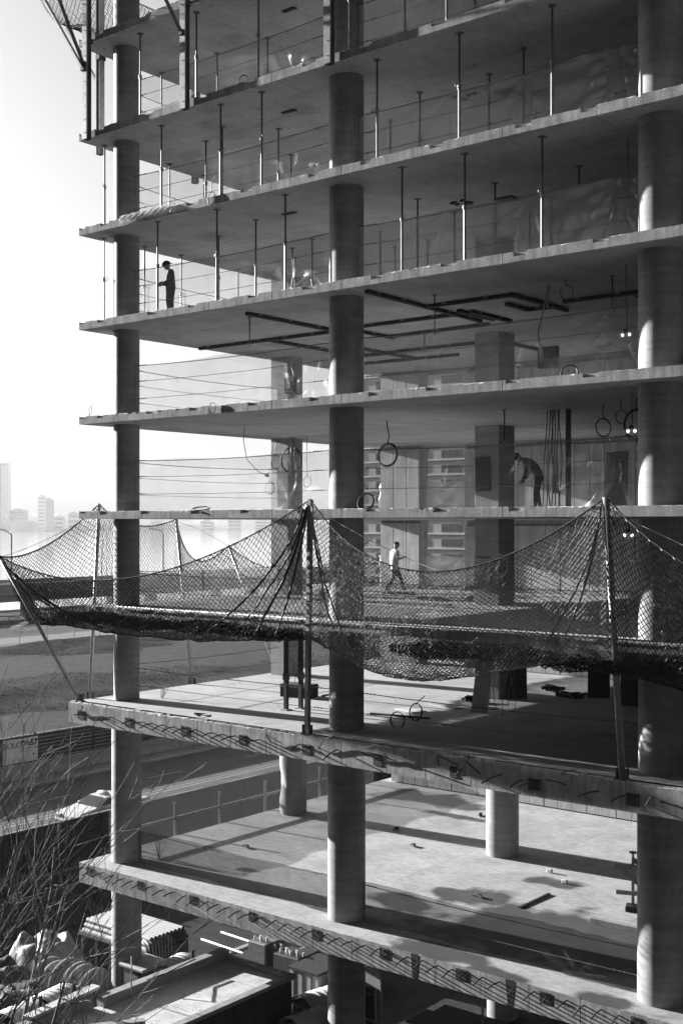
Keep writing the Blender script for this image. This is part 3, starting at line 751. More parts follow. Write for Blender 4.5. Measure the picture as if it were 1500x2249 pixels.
n_ = net('safety_net', 'safety net coloured black for its backlit look, sagging between left leaning pole and middle net pole', PA, 158, 62, .0105, seed=2, m=black)  # same cord as the sunlit net, backlit darkness put into its colour
for s0, s1, t1, r_ in ((.985,.70,.46,.03),(.99,.78,.48,.022),(.992,.84,.49,.035),(.995,.90,.5,.03),(.012,.2,.4,.03),(.01,.34,.47,.035),(.008,.1,.45,.022)):
    MB().tube([Vector(PA(s0+(s1-s0)*(k/16)**1.4, .02+(t1-.02)*k/16)) + Vector((0,-.03,.015*math.sin(k*2.1))) for k in range(17)], [r_*(.5+.6*math.sin(math.pi*(k+2)/20)) for k in range(17)], 6).build('gathered_fold', black, n_, True)
PB = netsurf(P1t, P2t, 1.75, .75, lambda s: (lerp(9.95, 18.5, s), -.06, Z['S65']-.2), .25, lambda s: 12.95 - .85*math.sin(math.pi*min(1,s*1.15))**1.2*(1-.35*s), .62)
n_ = net('safety_net', 'sunlit safety net sagging between middle net pole and right net pole', PB, 144, 84, .0105, seed=3)
for s0, s1, t1, r_ in ((.01,.12,.5,.03),(.012,.22,.58,.022),(.99,.90,.5,.03),(.99,.83,.58,.025)):
    MB().tube([Vector(PB(s0+(s1-s0)*(k/16)**1.4, .02+(t1-.02)*k/16)) + Vector((0,-.02,.015*math.sin(k*2.1))) for k in range(17)], [r_*(.5+.6*math.sin(math.pi*(k+2)/20)) for k in range(17)], 6).build('gathered_fold', rope, n_, True)
net('safety_net', 'safety net coloured dark for its shade, right of the right net pole',
    netsurf(P2t, P3t, 2.0, .75, lambda s: (lerp(18.5, 27.5, s), -.06, Z['S65']-.2), .25, lambda s: 12.9 - .6*math.sin(math.pi*s), .6), 140, 74, .0105, seed=4, m=black)  # black here paints the shadow this net hangs in
lf = (-1,0,0)
net('safety_net', 'far net curtain between the two left side poles',
    netsurf(Q0t, Q1t, .45, .2, lambda s: (-.06, lerp(.9, 5.0, s), Z['S65']-.2), .3, lambda s: 13.0, .6, outv=lf), 66, 62, .010, seed=5)
net('safety_net', 'far net curtain beyond the second left side pole',
    netsurf(Q1t, Q2t, 1.0, .4, lambda s: (-.06, lerp(5.0, 9.4, s), Z['S65']-.2), .3, lambda s: 12.95, .6, outv=lf), 72, 56, .010, seed=6)
net('safety_net', 'far net curtain running back from the roped outward-leaning pole',
    netsurf(Q2t, (-1.0,16.6,15.4), 1.2, .4, lambda s: (-.06, lerp(9.4, 16.4, s), Z['S65']-.2), .3, lambda s: 12.95, .6, outv=lf), 100, 50, .010, seed=7)
net('safety_net', 'corner net panel slung between leaning pole and left side pole',
    netsurf(P0t, Q0t, .55, .25, lambda s: (lerp(-.2,-.06,s), lerp(-.3, .9, s), Z['S65']-.2), .25, lambda s: 12.9, .6, outv=(-.8,-.4,0)), 56, 62, .0105, seed=8, m=black)
# bundled slack net lying along the slab edge
def bundle(label, x0, x1, seed, rad, ax='x', z=13.12):
    def P(s, t):
        a = 2*math.pi*t*2; x = lerp(x0, x1, s)
        rr = rad*(.75+.5*noise.noise(Vector((x*.9, t*3, seed))))*(1+.25*math.sin(a*1.5+x*2)) * (.25+.75*min(1, 6*min(s, 1-s)+.2))
        o_, zz = -.30-rad*.2 + rr*math.cos(a), z - .05 + rr*.85*math.sin(a) + .05*math.sin(x*1.3)
        return Vector((x, o_, zz)) if ax == 'x' else Vector((o_, x, zz))
    L = abs(x1-x0); return net('folded_net', label, P, int(L/.06), 44, .0105, .03, seed, 'slack net bundled along the slab edge', black)
bundle('black slack net bundle on the slab edge beside the left column', -.7, 4.6, 21, .24)
bundle('black slack net bundle on the slab edge left of the middle net pole', 4.2, 9.5, 22, .20)
bundle('black slack net bundle on the slab edge in front of the right bay', 12.6, 18.6, 23, .24, z=13.0)
bundle('black slack net bundle on the slab edge at the right picture edge', 18.3, 24, 24, .26, z=12.95)
bundle('black slack net bundle along the left side slab edge', .4, 6, 25, .2, 'y')
# pale tube added as the bright sunlit line of the netted slab edge
tag(MB().tube([(1.8,-.05,Z['S65']+.06),(12,-.05,Z['S65']+.05),(30,-.05,Z['S65']+.07)], .014, 8).build('sunlit_edge_line', steel, None, True), 'long pale tube standing in for the sunlit netted slab edge', 'pipe')
for i, (p, q, sg, lb) in enumerate((((9.9,-.3,16.5),(14.2,-.7,14.9),.1,'thin tie line from middle net pole down to the sunlit net'),((18.4,-.42,16.4),(24.5,-.8,13.9),.05,'thin tie line with a pale knot right of the right net pole'),((-.45,4.62,16.1),(-1.8,8.6,15.15),-.1,'thin tie line between the two far left net poles'),((-.13,.92,16.5),(-1.1,-2.1,15.0),.15,'thin tie line from left side pole to the leaning pole'))):
    mb = MB().tube(arc_pts(p, q, sg, 10), .008, 4); c = Vector(p).lerp(Vector(q), .45)
    if i == 1:
        for a in range(5): mb.tube([c, c+Vector((.05*math.cos(a), -.02, -.07)), c+Vector((.08*math.cos(a*1.3), -.03+.01*a, -.15))], .012, 4)
    tag(mb.build('tie_line', ropew), lb, 'rope')
# ---------------------------------------------------------------- upper net brackets
def channel(x, y, z0, z1, label, rz=0):
    t = thing('steel_channel', label, 'channel', (x, y, z0), rz, 'upright steel channels of the upper net frame')
    h = z1-z0; mb = MB(); mb.box((-.11,-.10,0),(-.098,.10,h)); mb.box((-.098,-.10,0),(.11,-.088,h)); mb.box((-.098,.088,0),(.11,.10,h)); mb.box((.0975,-.087,0),(.11,-.05,h))
    mb.build('profile', steel, t)
    bl = MB()
    for k in range(int(h/.4)): bl.tube([(0,-.10,.2+k*.4),(0,-.112,.2+k*.4)], .014, 6)
    bl.build('bolt_row', white, t, kind='stuff')
    b = MB().bbox((-.14,-.05,h*.38),(.14,.14,h*.38+.16), .01); b.build('clamp', steeld, t); return t
chs = [channel(.53,-.13,28.09,36, 'tall steel channel at the left slab corner near the top'), channel(4.95,-.13,28.09,36, 'tall steel channel between left and middle columns near the top'),
       channel(10.4,-.13,28.1,36, 'tall steel channel in front of the middle column near the top'), channel(-.13,.95,28.0,36, 'tall steel channel on the left side just behind the slab corner', R(-90)),
       channel(-.13,5.2,28.0,36, 'tall steel channel on the left side farther back', R(-90))]
for p, q, lb in (((.5,-.24,30.3),(.05,-2.0,32.9),'outer diagonal brace rising left from the corner channel'),((.54,-.26,30.42),(.7,-1.9,33.1),'inner diagonal brace rising left from the corner channel'),
                 ((4.93,-.24,30.3),(5.0,-2.2,32.6),'diagonal brace rising left from the second channel'),((10.4,-.24,30.3),(10.4,-2.2,32.6),'diagonal brace rising from the channel at the middle column'),((-.24,1.0,30.3),(-1.9,1.0,32.6),'diagonal brace on the left side channel')):
    t = thing('diagonal_brace', lb, 'brace', p, 0, 'diagonal braces of the upper net frame'); d = Vector(q)-Vector(p)
    MB().beam((0,0,0), d, .075, .075).build('bar', steelm, t); MB().bbox((-.08,-.06,-.08),(.08,.12,.08), .01).build('pivot_bracket', steeld, t)
def upnet(s, t):
    a = Vector((-.9, lerp(-1.6, 9, s), 33.9)); b = Vector((-.1, lerp(.1, 9, s), 32.0)); c = a.lerp(b, t); c.z -= .9*math.sin(math.pi*t) ; return c
net('safety_net', 'net belly hanging at the top left corner of the picture', upnet, 130, 40, .011, .01, 31, 'upper safety nets', black)
def upnet2(s, t):
    a = Vector((lerp(-1.5, 10.4, s), -2.1, 33.6)); b = Vector((lerp(-.1, 10.4, s), -.1, 31.9)); c = a.lerp(b, t); c.z -= .5*math.sin(math.pi*t)-.25; return c
# ================================================================== PEOPLE
def person(name, label, loc, yaw, J, wide=1.0, skirt=0.0, mats=None, hat=None, height=1.0):
    # J: joints in local metres, x forward, y left, z up
    V = []; E_ = []; Rr = []; roots = []
    def add(p, r): V.append(Vector(p)); Rr.append(r); return len(V)-1
    pel = add(J['pelvis'], (.155*wide+skirt*.5, .12*wide+skirt*.5)); roots.append(pel)
    bel = add(J['belly'], (.15*wide+skirt*.3, .115*wide+skirt*.3)); ch = add(J['chest'], (.175*wide, .125*wide)); nb = add(J['neck'], (.085, .075)); hd = add(J['head_base'], (.055,.055))
    E_ += [(pel,bel),(bel,ch),(ch,nb),(nb,hd)]
    for s in ('l','r'):
        a = add(J['sh_'+s], (.078*wide,.075*wide)); b = add(J['el_'+s], (.055*wide,.052*wide)); c = add(J['wr_'+s], (.034,.03)); E_ += [(ch,a),(a,b),(b,c)]
        h = add(J['hip_'+s], (.105*wide+skirt*.4,.1*wide+skirt*.4)); k = add(J['kn_'+s], (.072*wide,.07*wide)); an = add(J['an_'+s], (.052,.05)); 
        he = add(Vector(J['an_'+s])+Vector((-.03,0,-.045)), (.048,.045)); to = add(Vector(J['toe_'+s]), (.045,.032)); E_ += [(pel,h),(h,k),(k,an),(an,he),(he,to)]
    me = bpy.data.meshes.new('rig'); me.from_pydata([v[:] for v in V], E_, []); o = bpy.data.objects.new('rig', me); COL.link(o)
    md = o.modifiers.new('skin', 'SKIN'); sub = o.modifiers.new('sub', 'SUBSURF'); sub.levels = 2; sub.render_levels = 2
    for i, d in enumerate(me.skin_vertices[0].data): d.radius = Rr[i]; d.use_root = i in roots
    bpy.context.view_layer.update(); dg = bpy.context.evaluated_depsgraph_get()
    em = bpy.data.meshes.new_from_object(o.evaluated_get(dg)); bpy.data.objects.remove(o)
    mb = MB(); mb.add([v.co[:] for v in em.vertices], [p.vertices[:] for p in em.polygons])
    zt = [sum((em.vertices[i].co for i in p.vertices), Vector())/len(p.vertices) for p in em.polygons]
    wr = [Vector(J['wr_l']), Vector(J['wr_r'])]; an = [Vector(J['an_l']), Vector(J['an_r'])]; hb = Vector(J['head_base']); pv = Vector(J['pelvis'])
    for i, c in enumerate(zt):
        m = 1 if c.z > pv.z - skirt*1.6 - .04 else 2
        if (c-hb).length < .07: m = 0
        if min((c-w).length for w in wr) < .05: m = 0
        if min((c-a).length for a in an) < .12 and c.z < min(a.z for a in an)+.06 or c.z < .07: m = 3
        mb.m[i] = m
    # head with brow, nose, chin, ears
    mb.mi = 0; fd = Vector(J['face']).normalized(); up = (Vector(J['head_base'])-Vector(J['neck'])).normalized(); up = (up*.5 + Vector((0,0,1))*.7); up = (up - fd*up.dot(fd)).normalized(); sd_ = up.cross(fd)
    hc = hb + up*.105 + fd*.02; bm = bmesh.new(); bmesh.ops.create_uvsphere(bm, u_segments=22, v_segments=16, radius=1)
    for v in bm.verts:
        x, y, z = v.co
        fx = x*.098; 
        if x > .75 and -.35 < z < .15 and abs(y) < .3: fx += .028*(1-abs(y)/.3)*(1-abs(z+.1)/.28)
        if x > .6 and abs(z-.12) < .12 and .2 < abs(y) < .55: fx -= .012
        if x > .5 and z < -.45: fx += .012
        w = .076*(1-.22*max(0,-z)); v.co = hc + fd*fx + sd_*(y*w) + up*(z*.122)
    mb.bm(bm)
    for s in (-1,1): mb.tube([hc + sd_*(s*.074)+up*.03, hc+sd_*(s*.088)-fd*.012+up*.005, hc+sd_*(s*.076)-up*.035], [.012,.02,.008], 6)
    # hands: palm plus five bent fingers
    for s in ('l','r'):
        w = Vector(J['wr_'+s]); d = (w - Vector(J['el_'+s])).normalized(); n_ = Vector(J.get('palm_'+s, (0,0,-1))); n_ = (n_ - d*n_.dot(d)).normalized(); a = d.cross(n_) * (1 if s == 'l' else -1)
        mb.tube([w-d*.02, w+d*.03, w+d*.075, w+d*.09], [.026,.036,.04,.028], 8)
        for q, ln in enumerate((.075,.085,.08,.062)):
            b = w+d*.085 + a*(.03-.02*q); mb.tube([b-d*.01, b+d*ln*.5+n_*.012, b+d*ln*.8+n_*.035, b+d*ln*.85+n_*.055], [.0095,.009,.008,.006], 6)
        b = w+d*.03 + a*.035; mb.tube([b-a*.01, b+a*.02+d*.025, b+a*.022+d*.055+n_*.02], [.012,.011,.008], 6)
    t = thing(name, label, 'person', loc, yaw); t.scale = (height,)*3
    mb.build('body', mats, t, True)
    fr = Matrix((fd, sd_, up)).transposed()
    def hp(x, y, z): return hc + fd*x + sd_*y + up*z
    if hat == 'hard':
        m = MB(); bm = bmesh.new(); bmesh.ops.create_uvsphere(bm, u_segments=24, v_segments=14, radius=1)
        bmesh.ops.delete(bm, geom=[v for v in bm.verts if v.co.z < -.05], context='VERTS')
        for v in bm.verts: v.co = hp(v.co.x*.15-.005, v.co.y*.125, v.co.z*.145+.035)
        m.bm(bm); h = m.build('hard_hat', hatm, t, True)
        MB().grid(lambda u, v: hp(-(.135+.09*v)*math.cos((u-.5)*2.2), (.11+.02*v)*math.sin((u-.5)*2.2), .04-.012*v), 12, 2).build('brim', hatm, h)
        MB().ring(hp(.0,.09,.1), .028, .006, sd_, 14, 4).build('badge', cream, h)
    elif hat == 'cap':
        m = MB(); bm = bmesh.new(); bmesh.ops.create_uvsphere(bm, u_segments=22, v_segments=14, radius=1)
        bmesh.ops.delete(bm, geom=[v for v in bm.verts if v.co.z < -.08], context='VERTS')
        for v in bm.verts: v.co = hp(v.co.x*.109-.004, v.co.y*.087, v.co.z*.105+.038)
        m.bm(bm); h = m.build('cap', clothd, t, True)
        MB().grid(lambda u, v: hp((.09+.085*v)*math.cos((u-.5)*1.5), (.09)*math.sin((u-.5)*1.7), .038-.02*v), 10, 3).build('peak', clothd, h)
    else:
        m = MB(); bm = bmesh.new(); bmesh.ops.create_uvsphere(bm, u_segments=22, v_segments=14, radius=1)
        bmesh.ops.delete(bm, geom=[v for v in bm.verts if v.co.z < -.15], context='VERTS')
        for v in bm.verts: v.co = hp(v.co.x*.107-.008, v.co.y*.085, v.co.z*.125+.02)
        m.bm(bm).build('knit_cap', clothd, t, True)
    return t
stand = dict(pelvis=(0,0,.98), belly=(-.02,0,1.12), chest=(-.03,0,1.36), neck=(.0,0,1.53), head_base=(.05,0,1.58), face=(1,0,-.45),
    sh_l=(-.02,.19,1.45), sh_r=(-.02,-.19,1.45), el_l=(-.02,.26,1.16), el_r=(.02,-.25,1.15), wr_l=(.24,.15,1.12), wr_r=(.27,-.1,1.09), palm_l=(0,-1,0), palm_r=(0,1,0),
    hip_l=(0,.1,.92), hip_r=(0,-.1,.92), kn_l=(.06,.12,.5), kn_r=(-.02,-.12,.5), an_l=(.02,.12,.09), an_r=(-.1,-.12,.09), toe_l=(.2,.14,.035), toe_r=(.07,-.15,.035))
person('person', 'worker in dark clothes and hard hat standing at the slab edge, looking down', (2.75, 1.36, Z['S4']), R(-128), stand, 1.42, .03, [skin, clothd, clothd, black], 'hard', .985)
walkj = dict(pelvis=(0,0,.97), belly=(.01,0,1.12), chest=(.02,0,1.36), neck=(.04,0,1.52), head_base=(.07,0,1.57), face=(1,0,-.1),
    sh_l=(.02,.19,1.44), sh_r=(.02,-.19,1.44), el_l=(-.02,.27,1.15), el_r=(.06,-.26,1.17), wr_l=(.1,.25,.93), wr_r=(.3,-.2,1.24), palm_l=(0,-1,0), palm_r=(0,0,1),
    hip_l=(.02,.1,.91), hip_r=(-.02,-.1,.91), kn_l=(.3,.1,.53), kn_r=(-.06,-.1,.48), an_l=(.42,.1,.11), an_r=(-.36,-.1,.14), toe_l=(.6,.12,.06), toe_r=(-.2,-.12,.035))
person('person', 'man in pale hooded jacket and dark cap walking with a phone in hand', (2.8, 13.0, Z['S65']), R(62), walkj, 1.12, .07, [skin, clothl, clothd, black], 'cap', 1.06)
w_ = Vector((.3,-.2,1.24)); ph = thing('mobile_phone', 'small dark phone held in front of the walking man', 'phone', (2.8, 13.0, Z['S65']), R(62)); ph.scale = (1.06,)*3
b = MB().bbox((.35,-.235,1.28),(.36,-.165,1.42), .004).build('case', black, ph); MB().box((.347,-.23,1.29),(.3495,-.17,1.41)).build('screen', glassd, ph)
bend = dict(pelvis=(-.12,0,.9), belly=(-.05,0,1.04), chest=(.14,0,1.22), neck=(.3,0,1.30), head_base=(.36,0,1.31), face=(.55,0,-.8),
    sh_l=(.16,.18,1.27), sh_r=(.18,-.18,1.25), el_l=(.16,.24,.98), el_r=(.2,-.22,.96), wr_l=(.3,.12,.78), wr_r=(.33,-.08,.76), palm_l=(0,-1,0), palm_r=(0,1,0),
    hip_l=(-.12,.1,.84), hip_r=(-.12,-.1,.84), kn_l=(.0,.14,.47), kn_r=(-.08,-.14,.47), an_l=(.02,.17,.09), an_r=(-.16,-.16,.09), toe_l=(.2,.19,.035), toe_r=(.02,-.2,.035))
person('person', 'stooping worker in a knit cap behind the cloudy plastic sheet', (13.95, 4.4, Z['S6']), R(-141), bend, 1.08, 0, [skin, clothm, clothd, black], None, 1.04)
# ================================================================== CEILING TRACKS, CABLES, BOXES
tr = [((11.2,.45),(11.0,6.3)),((11.2,3.27),(13.95,3.27)),((13.9,3.2),(13.9,6.3)),((11.45,4.4),(11.45,6.3)),((11.68,4.7),(11.68,6.9)),((7.6,4.8),(11.0,4.85)),((7.0,5.4),(7.0,7.3)),((7.0,7.0),(10.9,6.9)),((3.6,9.9),(9.3,9.9)),((6.45,.9),(6.45,4.9)),((.3,5.02),(6.2,5.02)),((3.5,4.95),(3.5,8.4)),((2.4,11.7),(6.5,11.9)),((13.1,4.3),(13.1,5.5)),((13.1,5.5),(13.9,5.5)),((9.35,11),(9.35,13.3)),((4.7,8.4),(4.7,11.6)),((14.5,5.0),(18,5.0)),((16.5,5.1),(16.5,8))]
where = ['in front of the right bay', 'first cross piece of the right bay', 'right of the right bay cross piece', 'short one of a close pair', 'second of a close pair', 'cross piece right of the middle column', 'short one behind the middle column', 'long cross piece behind the middle column', 'long cross piece deep inside', 'running back left of the middle column', 'long cross piece in the left bay', 'running back in the left bay', 'far cross piece in the left bay', 'short return near the right bay', 'short end piece near the right bay', 'short one deep in the right bay', 'running back deep in the left bay', 'cross piece near the right column', 'running back near the right column']
for (p, q), wh in zip(tr, where):
    z = Z['S4']-TH-.055; mb = MB(); mb.beam((p[0],p[1],z),(q[0],q[1],z), .12, .1)
    t = thing('ceiling_track', 'dark ceiling track %s, under the hard-hatted worker' % wh, 'track', (0,0,0), 0, 'dark tracks fixed under the ceiling')
    mb.build('track', woodd, t); d = Vector((q[0]-p[0], q[1]-p[1], 0)); n = max(1, int(d.length/1.1))
    for i in range(n):
        c = Vector((p[0],p[1],z)) + d*((i+.4)/n); MB().bbox((c.x-.07,c.y-.07,z+.0),(c.x+.07,c.y+.07,z+.056), .01).build('fixing', steelm, t)
def wires(name, label, cat, paths, r, m=black, group=None, boxes=()):
    t = thing(name, label, cat, (0,0,0), 0, group)
    for p in paths: MB().tube(p, r, 5).build('wire', m, t, True)
    for a, b, mm, nm in boxes: MB().bbox(a, b, .012).build(nm, mm, t)
    return t
def wig(p, q, n, a, seed):
    rg = random.Random(seed); p, q = Vector(p), Vector(q); out = []
    ph_ = rg.uniform(0,6); 
    for i in range(n+1):
        u = i/n; c = p.lerp(q, u); k = math.sin(math.pi*u)
        out.append(c + Vector((a*k*math.sin(5*u+ph_), a*k*math.cos(4*u+ph_*2), 0)))
    return out
def coil(label, c, R_, r, nrm, top, turns=3.2, m=black, seed=1, extra=0):
    t = thing('cable_coil', label, 'cable', (0,0,0), 0, 'coiled cables')
    c = Vector(c); n_ = Vector(nrm)
    u = n_.orthogonal().normalized(); w = n_.cross(u).normalized(); rg = random.Random(seed*31); pts = []; N = int(24*turns*1.4)
    for i in range(N+1):
        a = 2*math.pi*i/24; k = R_*(1 + .16*noise.noise(Vector((i*.07, seed, 0))) + .05*noise.noise(Vector((i*.4, seed, 5)))); q = c + u*math.cos(a)*k + w*math.sin(a)*k + n_.normalized()*(.12*R_*noise.noise(Vector((i*.05, seed, 9))))
        q.z = c.z + (q.z-c.z)*1.18 - .03*R_; pts.append(q)
    MB().tube(pts, r*.75, 5).build('coil', m, t, True)
    if top is not None: MB().tube(wig(top, c+Vector((0,0,R_)), 7, .04, seed), r, 5).build('drop', m, t, True)
    for i in range(extra): MB().tube(wig(Vector(top)+Vector((.08*i-.1,.03*i,0)), c+Vector((.14*i-.25,.02*i,-R_*(1.2+.3*i))), 9, .09, seed+i), r*.8, 5).build('loose_end', steelm if i % 2 else m, t, True)
    return t
zc = Z['S5']-TH
coil('large cable coil hanging in front of the left square column', (1.55,8.42,18.35), .38, .016, (.4,-.9,.1), (1.7,8.3,zc), 5.3, black, 2, 4)
coil('thin cable loops left of the large hanging coil', (.75,8.5,18.3), .2, .01, (.5,-.8,.1), (.72,8.45,zc), 4.2, steelm, 3, 3)
coil('single pale wire loop hanging right of the left square column', (2.15,8.6,17.55), .17, .011, (.1,-1,.1), (2.15,8.6,zc), 1.4, steelm, 4)
coil('small wire ring left of the stooped plastic, by the square column foot', (.6,8.3,17.35), .2, .011, (.1,-1,0), (.6,8.3,18), 1.6, black, 5)
coil('black cable coil hanging in the gap right of the middle column', (8.4,5.1,18.15), .3, .02, (.3,-1,.2), (8.4,5.1,zc), 3.2, black, 6)
coil('black cable coil hanging near the ceiling left of the bulbs', (16.0,4.4,18.55), .2, .016, (.7,-.7,.1), (16.0,4.4,zc), 2.2, black, 7)
coil('wide cable coil hanging next to the bulbs beside the right column', (17.35,3.6,18.5), .33, .016, (.3,-1,.1), (17.3,3.6,zc), 4.3, black, 8)
coil('small ring hanging under the slab at the right column', (16.9,3.6,zc-.45), .14, .012, (.6,-.8,0), (16.9,3.6,zc), 1.6, black, 9)
coil('small ring under the slab above the ceiling tracks', (15.9,2.6,Z['S4']-TH-.32), .16, .012, (.4,-.9,.1), (15.9,2.6,Z['S4']-TH), 1.8, black, 10)
coil('pale hose ring leaning on the square column behind the net', (10.5,8.1,14.7), .32, .02, (.2,-1,.1), None, 1.05, white, 11)
coil('black cable ring standing on the netted floor, left of a pair', (10.9,2.22,zb+.2), .19, .014, (.5,-.85,0), None, 3.2, black, 12)
coil('black cable ring standing on the netted floor, right of a pair', (10.98,2.97,zb+.34), .2, .014, (.9,-.4,0), (11.2,3.1,zb+.8), 3.2, black, 13)
coil('cable loop hung over the slab edge above the hard-hatted worker', (5.95,-.03,Z['S3']-.05), .15, .012, (0,-1,.05), (5.95,.1,Z['S3']+.6), 2.2, steelm, 14)
coil('cable loop hung over the slab edge below the hard-hatted worker', (6.0,-.05,Z['S5']-.08), .13, .012, (0,-1,.05), None, 3.2, black, 15)
coil('cable ring lying at the slab edge left of the large bent pipe', (17.0,.7,Z['S5']+.14), .19, .022, (.3,-.8,.5), None, 2.1, black, 16)
coil('small cable loop on the upper slab edge near the top', (6.9,.3,Z['S2']+.16), .16, .014, (.2,-1,0), None, 1.6, black, 17)
coil('loose cable knot on the slab edge in front of the back pier', (11.2,.4,Z['S6']+.18), .22, .014, (.2,-.8,.5), None, 2.4, black, 18)
coil('flat cable knot on the slab edge above the net left bay', (5.3,.2,Z['S6']+.05), .25, .012, (.1,-.2,1), None, 3.4, black, 19)
coil('rope knot lying on the sunlit ledge of the upper beam', (5.2,.3,zb+.03), .25, .014, (.0,.1,1), None, 2.6, black, 20)
wires('conduit_bundle', 'bundle of upright conduits and cables rising beside the stooping worker', 'conduit',
    [wig((13.85+.09*i, 5.0+.05*(i%3), Z['S6']), (13.95+.06*i, 5.1+.04*(i%2), zc), 10, .05+.02*(i%3), 40+i) for i in range(7)], .018, steelm, None,
    [((14.15,4.98,Z['S6']+.45),(14.32,5.05,Z['S6']+1.3), white, 'paper_tag'), ((14.5,5.1,Z['S6']),(14.62,5.22,zc), steeld, 'riser_pipe')])
wires('panel_box', 'dark electrical box hanging on a pale cable behind plastic sheet', 'box', [[(15.15,3.0,Z['S4']-TH),(15.0,3.0,21.5),(14.85,3.0,21.0),(14.9,3.0,20.6)], [(15.2,3.0,Z['S4']-TH),(15.12,3.02,21.6)]], .022, cream, None,
    [((14.85,2.96,20.05),(15.42,3.1,20.6), woodd, 'cabinet')])
wires('junction_box', 'dark junction box on white cables before the left square column', 'box', [wig((1.5,8.3,Z['S4']-TH),(1.45,8.3,21.4), 8, .1, 50), wig((1.7,8.3,Z['S4']-TH),(1.75,8.3,21.35), 8, .12, 51)], .022, cream, None,
    [((1.4,8.2,20.75),(1.85,8.4,21.35), woodd, 'cabinet'), ((1.45,8.19,20.9),(1.7,8.199,21.2), steeld, 'door')])
for (x, y, z0, L, lb, k) in ((5.9,1.6,Z['S4']-TH,.75,'dark strap hanging with a ring left of the ceiling tracks','S5'),(12.15,2.2,Z['S4']-TH,.95,'thin dark rod hanging right of the middle column under the tracks','S5'),(8.3,7.2,Z['S4']-TH,.5,'short strap with ring hanging left of the middle column','S5'),(13.1,4.2,zc,.85,'dark hanging tool on a cord in the right bay','S6'),(6.9,5.4,Z['S3']-TH,.8,'thin hanging strap in the left bay above the tracks','S4'),(17.0,2.9,Z['S4']-TH,.8,'thin hanging rod near the right column','S5')):
    t = thing('hanging_strap', lb, 'strap', (x, y, z0), 0, 'straps hanging from the ceilings')
    MB().tube([(0,0,0),(.01,0,-L*.5),(0,0,-L)], [.022,.018,.012], 6).build('strap', black, t); MB().ring((0,0,-L-.06), .055, .011, (.3,-1,0), 14, 4).build('ring', steelm, t); MB().box((-.07,-.07,-.012),(.07,.07,-.001)).build('fixing_plate', steeld, t)
# lit bare-bulb work lights
bulbm = bpy.data.materials.new('lit_bulb'); bulbm.use_nodes = True
bulbm.node_tree.nodes['Principled BSDF'].inputs['Emission Color'].default_value = (1,1,1,1); bulbm.node_tree.nodes['Principled BSDF'].inputs['Emission Strength'].default_value = .6

def bulbs(label, x, y, z, top):
    t = thing('work_light', label, 'light', (x, y, z), 0, 'twin-bulb work lights by the right column')
    MB().tube([(0,0,top-z),(.03,0,.25),(0,0,.08)], .01, 5).build('flex', black, t)
    for dx in (-.09,.09):
        b = MB(); bm = bmesh.new(); bmesh.ops.create_uvsphere(bm, u_segments=12, v_segments=8, radius=.04)
        for v in bm.verts: v.co += Vector((dx,0,0))
        b.bm(bm); b.build('bulb', bulbm, t, True)
        MB().ring((dx,0,0), .085, .006, (0,-1,0), 14, 4).ring((dx,0,0), .085, .006, (1,0,0), 14, 4).build('cage', steel, t)
    MB().bbox((-.05,-.03,.06),(.05,.03,.14), .01).build('socket', black, t)
bulbs('twin-bulb work light near the right column above the hard-hatted worker floor edge', 17.9, 1.9, Z['S4']+.28, Z['S3']-TH)
bulbs('twin-bulb work light near the right column under the ceiling tracks', 17.85, 1.9, 20.5, Z['S4']-TH)
bulbs('twin-bulb work light near the right column beside the wide coil', 17.75, 2.4, 18.25, zc)
bulbs('twin-bulb work light behind the net right of the right pole', 18.25, 1.2, 15.75, Z['S6']-TH)
# dark formwork marks and patches on ceilings
rg = random.Random(8)
for k in ('S3','S4','S2'):
    z = ceil_z(k)
    for (x, y, w, d, lb) in ((12.6,4.5,.55,.5,'right bay'),(6.8,2.0,.5,.16,'left bay')):
        t = thing('ceiling_opening', 'dark rectangular ceiling insert in the %s, %s' % (lb, FLOOR[k]), 'insert', (x, y, z), 0, 'dark inserts cast into the ceilings')
        MB().box((0,0,-.03),(w,d,.0-.001)).build('former', woodd, t); MB().box((.04,.04,-.045),(w-.04,d-.04,-.031)).build('cover', black, t)
    t = thing('pipe_sleeve_cluster', 'cluster of dark pipe sleeves in the right bay ceiling, %s' % FLOOR[k], 'sleeve', (12.0, 4.2, z), 0, 'pipe sleeves cast into the ceilings')
    for i in range(7): MB().cyl((rg.uniform(-.6,.5), rg.uniform(-.2,.3)), .07, -.05, -.001, 12).build('sleeve', black, t)
# boards leaning and lying, boxes, planks on the open floors
def board(label, p, q, w, th, m=woodx, name='board', cat='board', g='loose boards on the floors'):
    return tag(MB().beam(p, q, w, th).build(name, m), label, cat, g)
z7, z65, z6 = Z['S7'], Z['S65'], Z['S6']
board('narrow board leaning on the square column under the net', (11.2,5.9,z7), (11.0,6.6,z7+1.75), .5, .03, woodx)
board('dark board leaning on the square column, far side', (10.5,9.0,z7), (10.36,9.2,z7+1.2), .9, .03, woodd)
board('tall dark board leaning deep in the right bay', (12.6,10.8,z7), (12.3,11.4,z7+1.9), .7, .03, woodd)
board('second dark board leaning deep in the right bay', (14.2,9.8,z7), (14.1,10.3,z7+1.9), .75, .03, woodd)
board('pale boxed board standing deep in the right bay', (15.7,10.2,z7), (15.65,10.25,z7+1.2), .6, .3, cream)
board('short plank lying left of the middle column under the nets', (5.6,5.3,z7+.04), (6.0,5.9,z7+.16), .12, .05, wood)
board('plank lying flat right of the middle column under the nets', (9.2,6.4,z7+.015), (10.4,6.0,z7+.015), .35, .03, wood)
board('long thin plank lying on the floor under the nets', (8.9,3.6,z7+.02), (10.8,3.9,z7+.02), .15, .04, woodd)
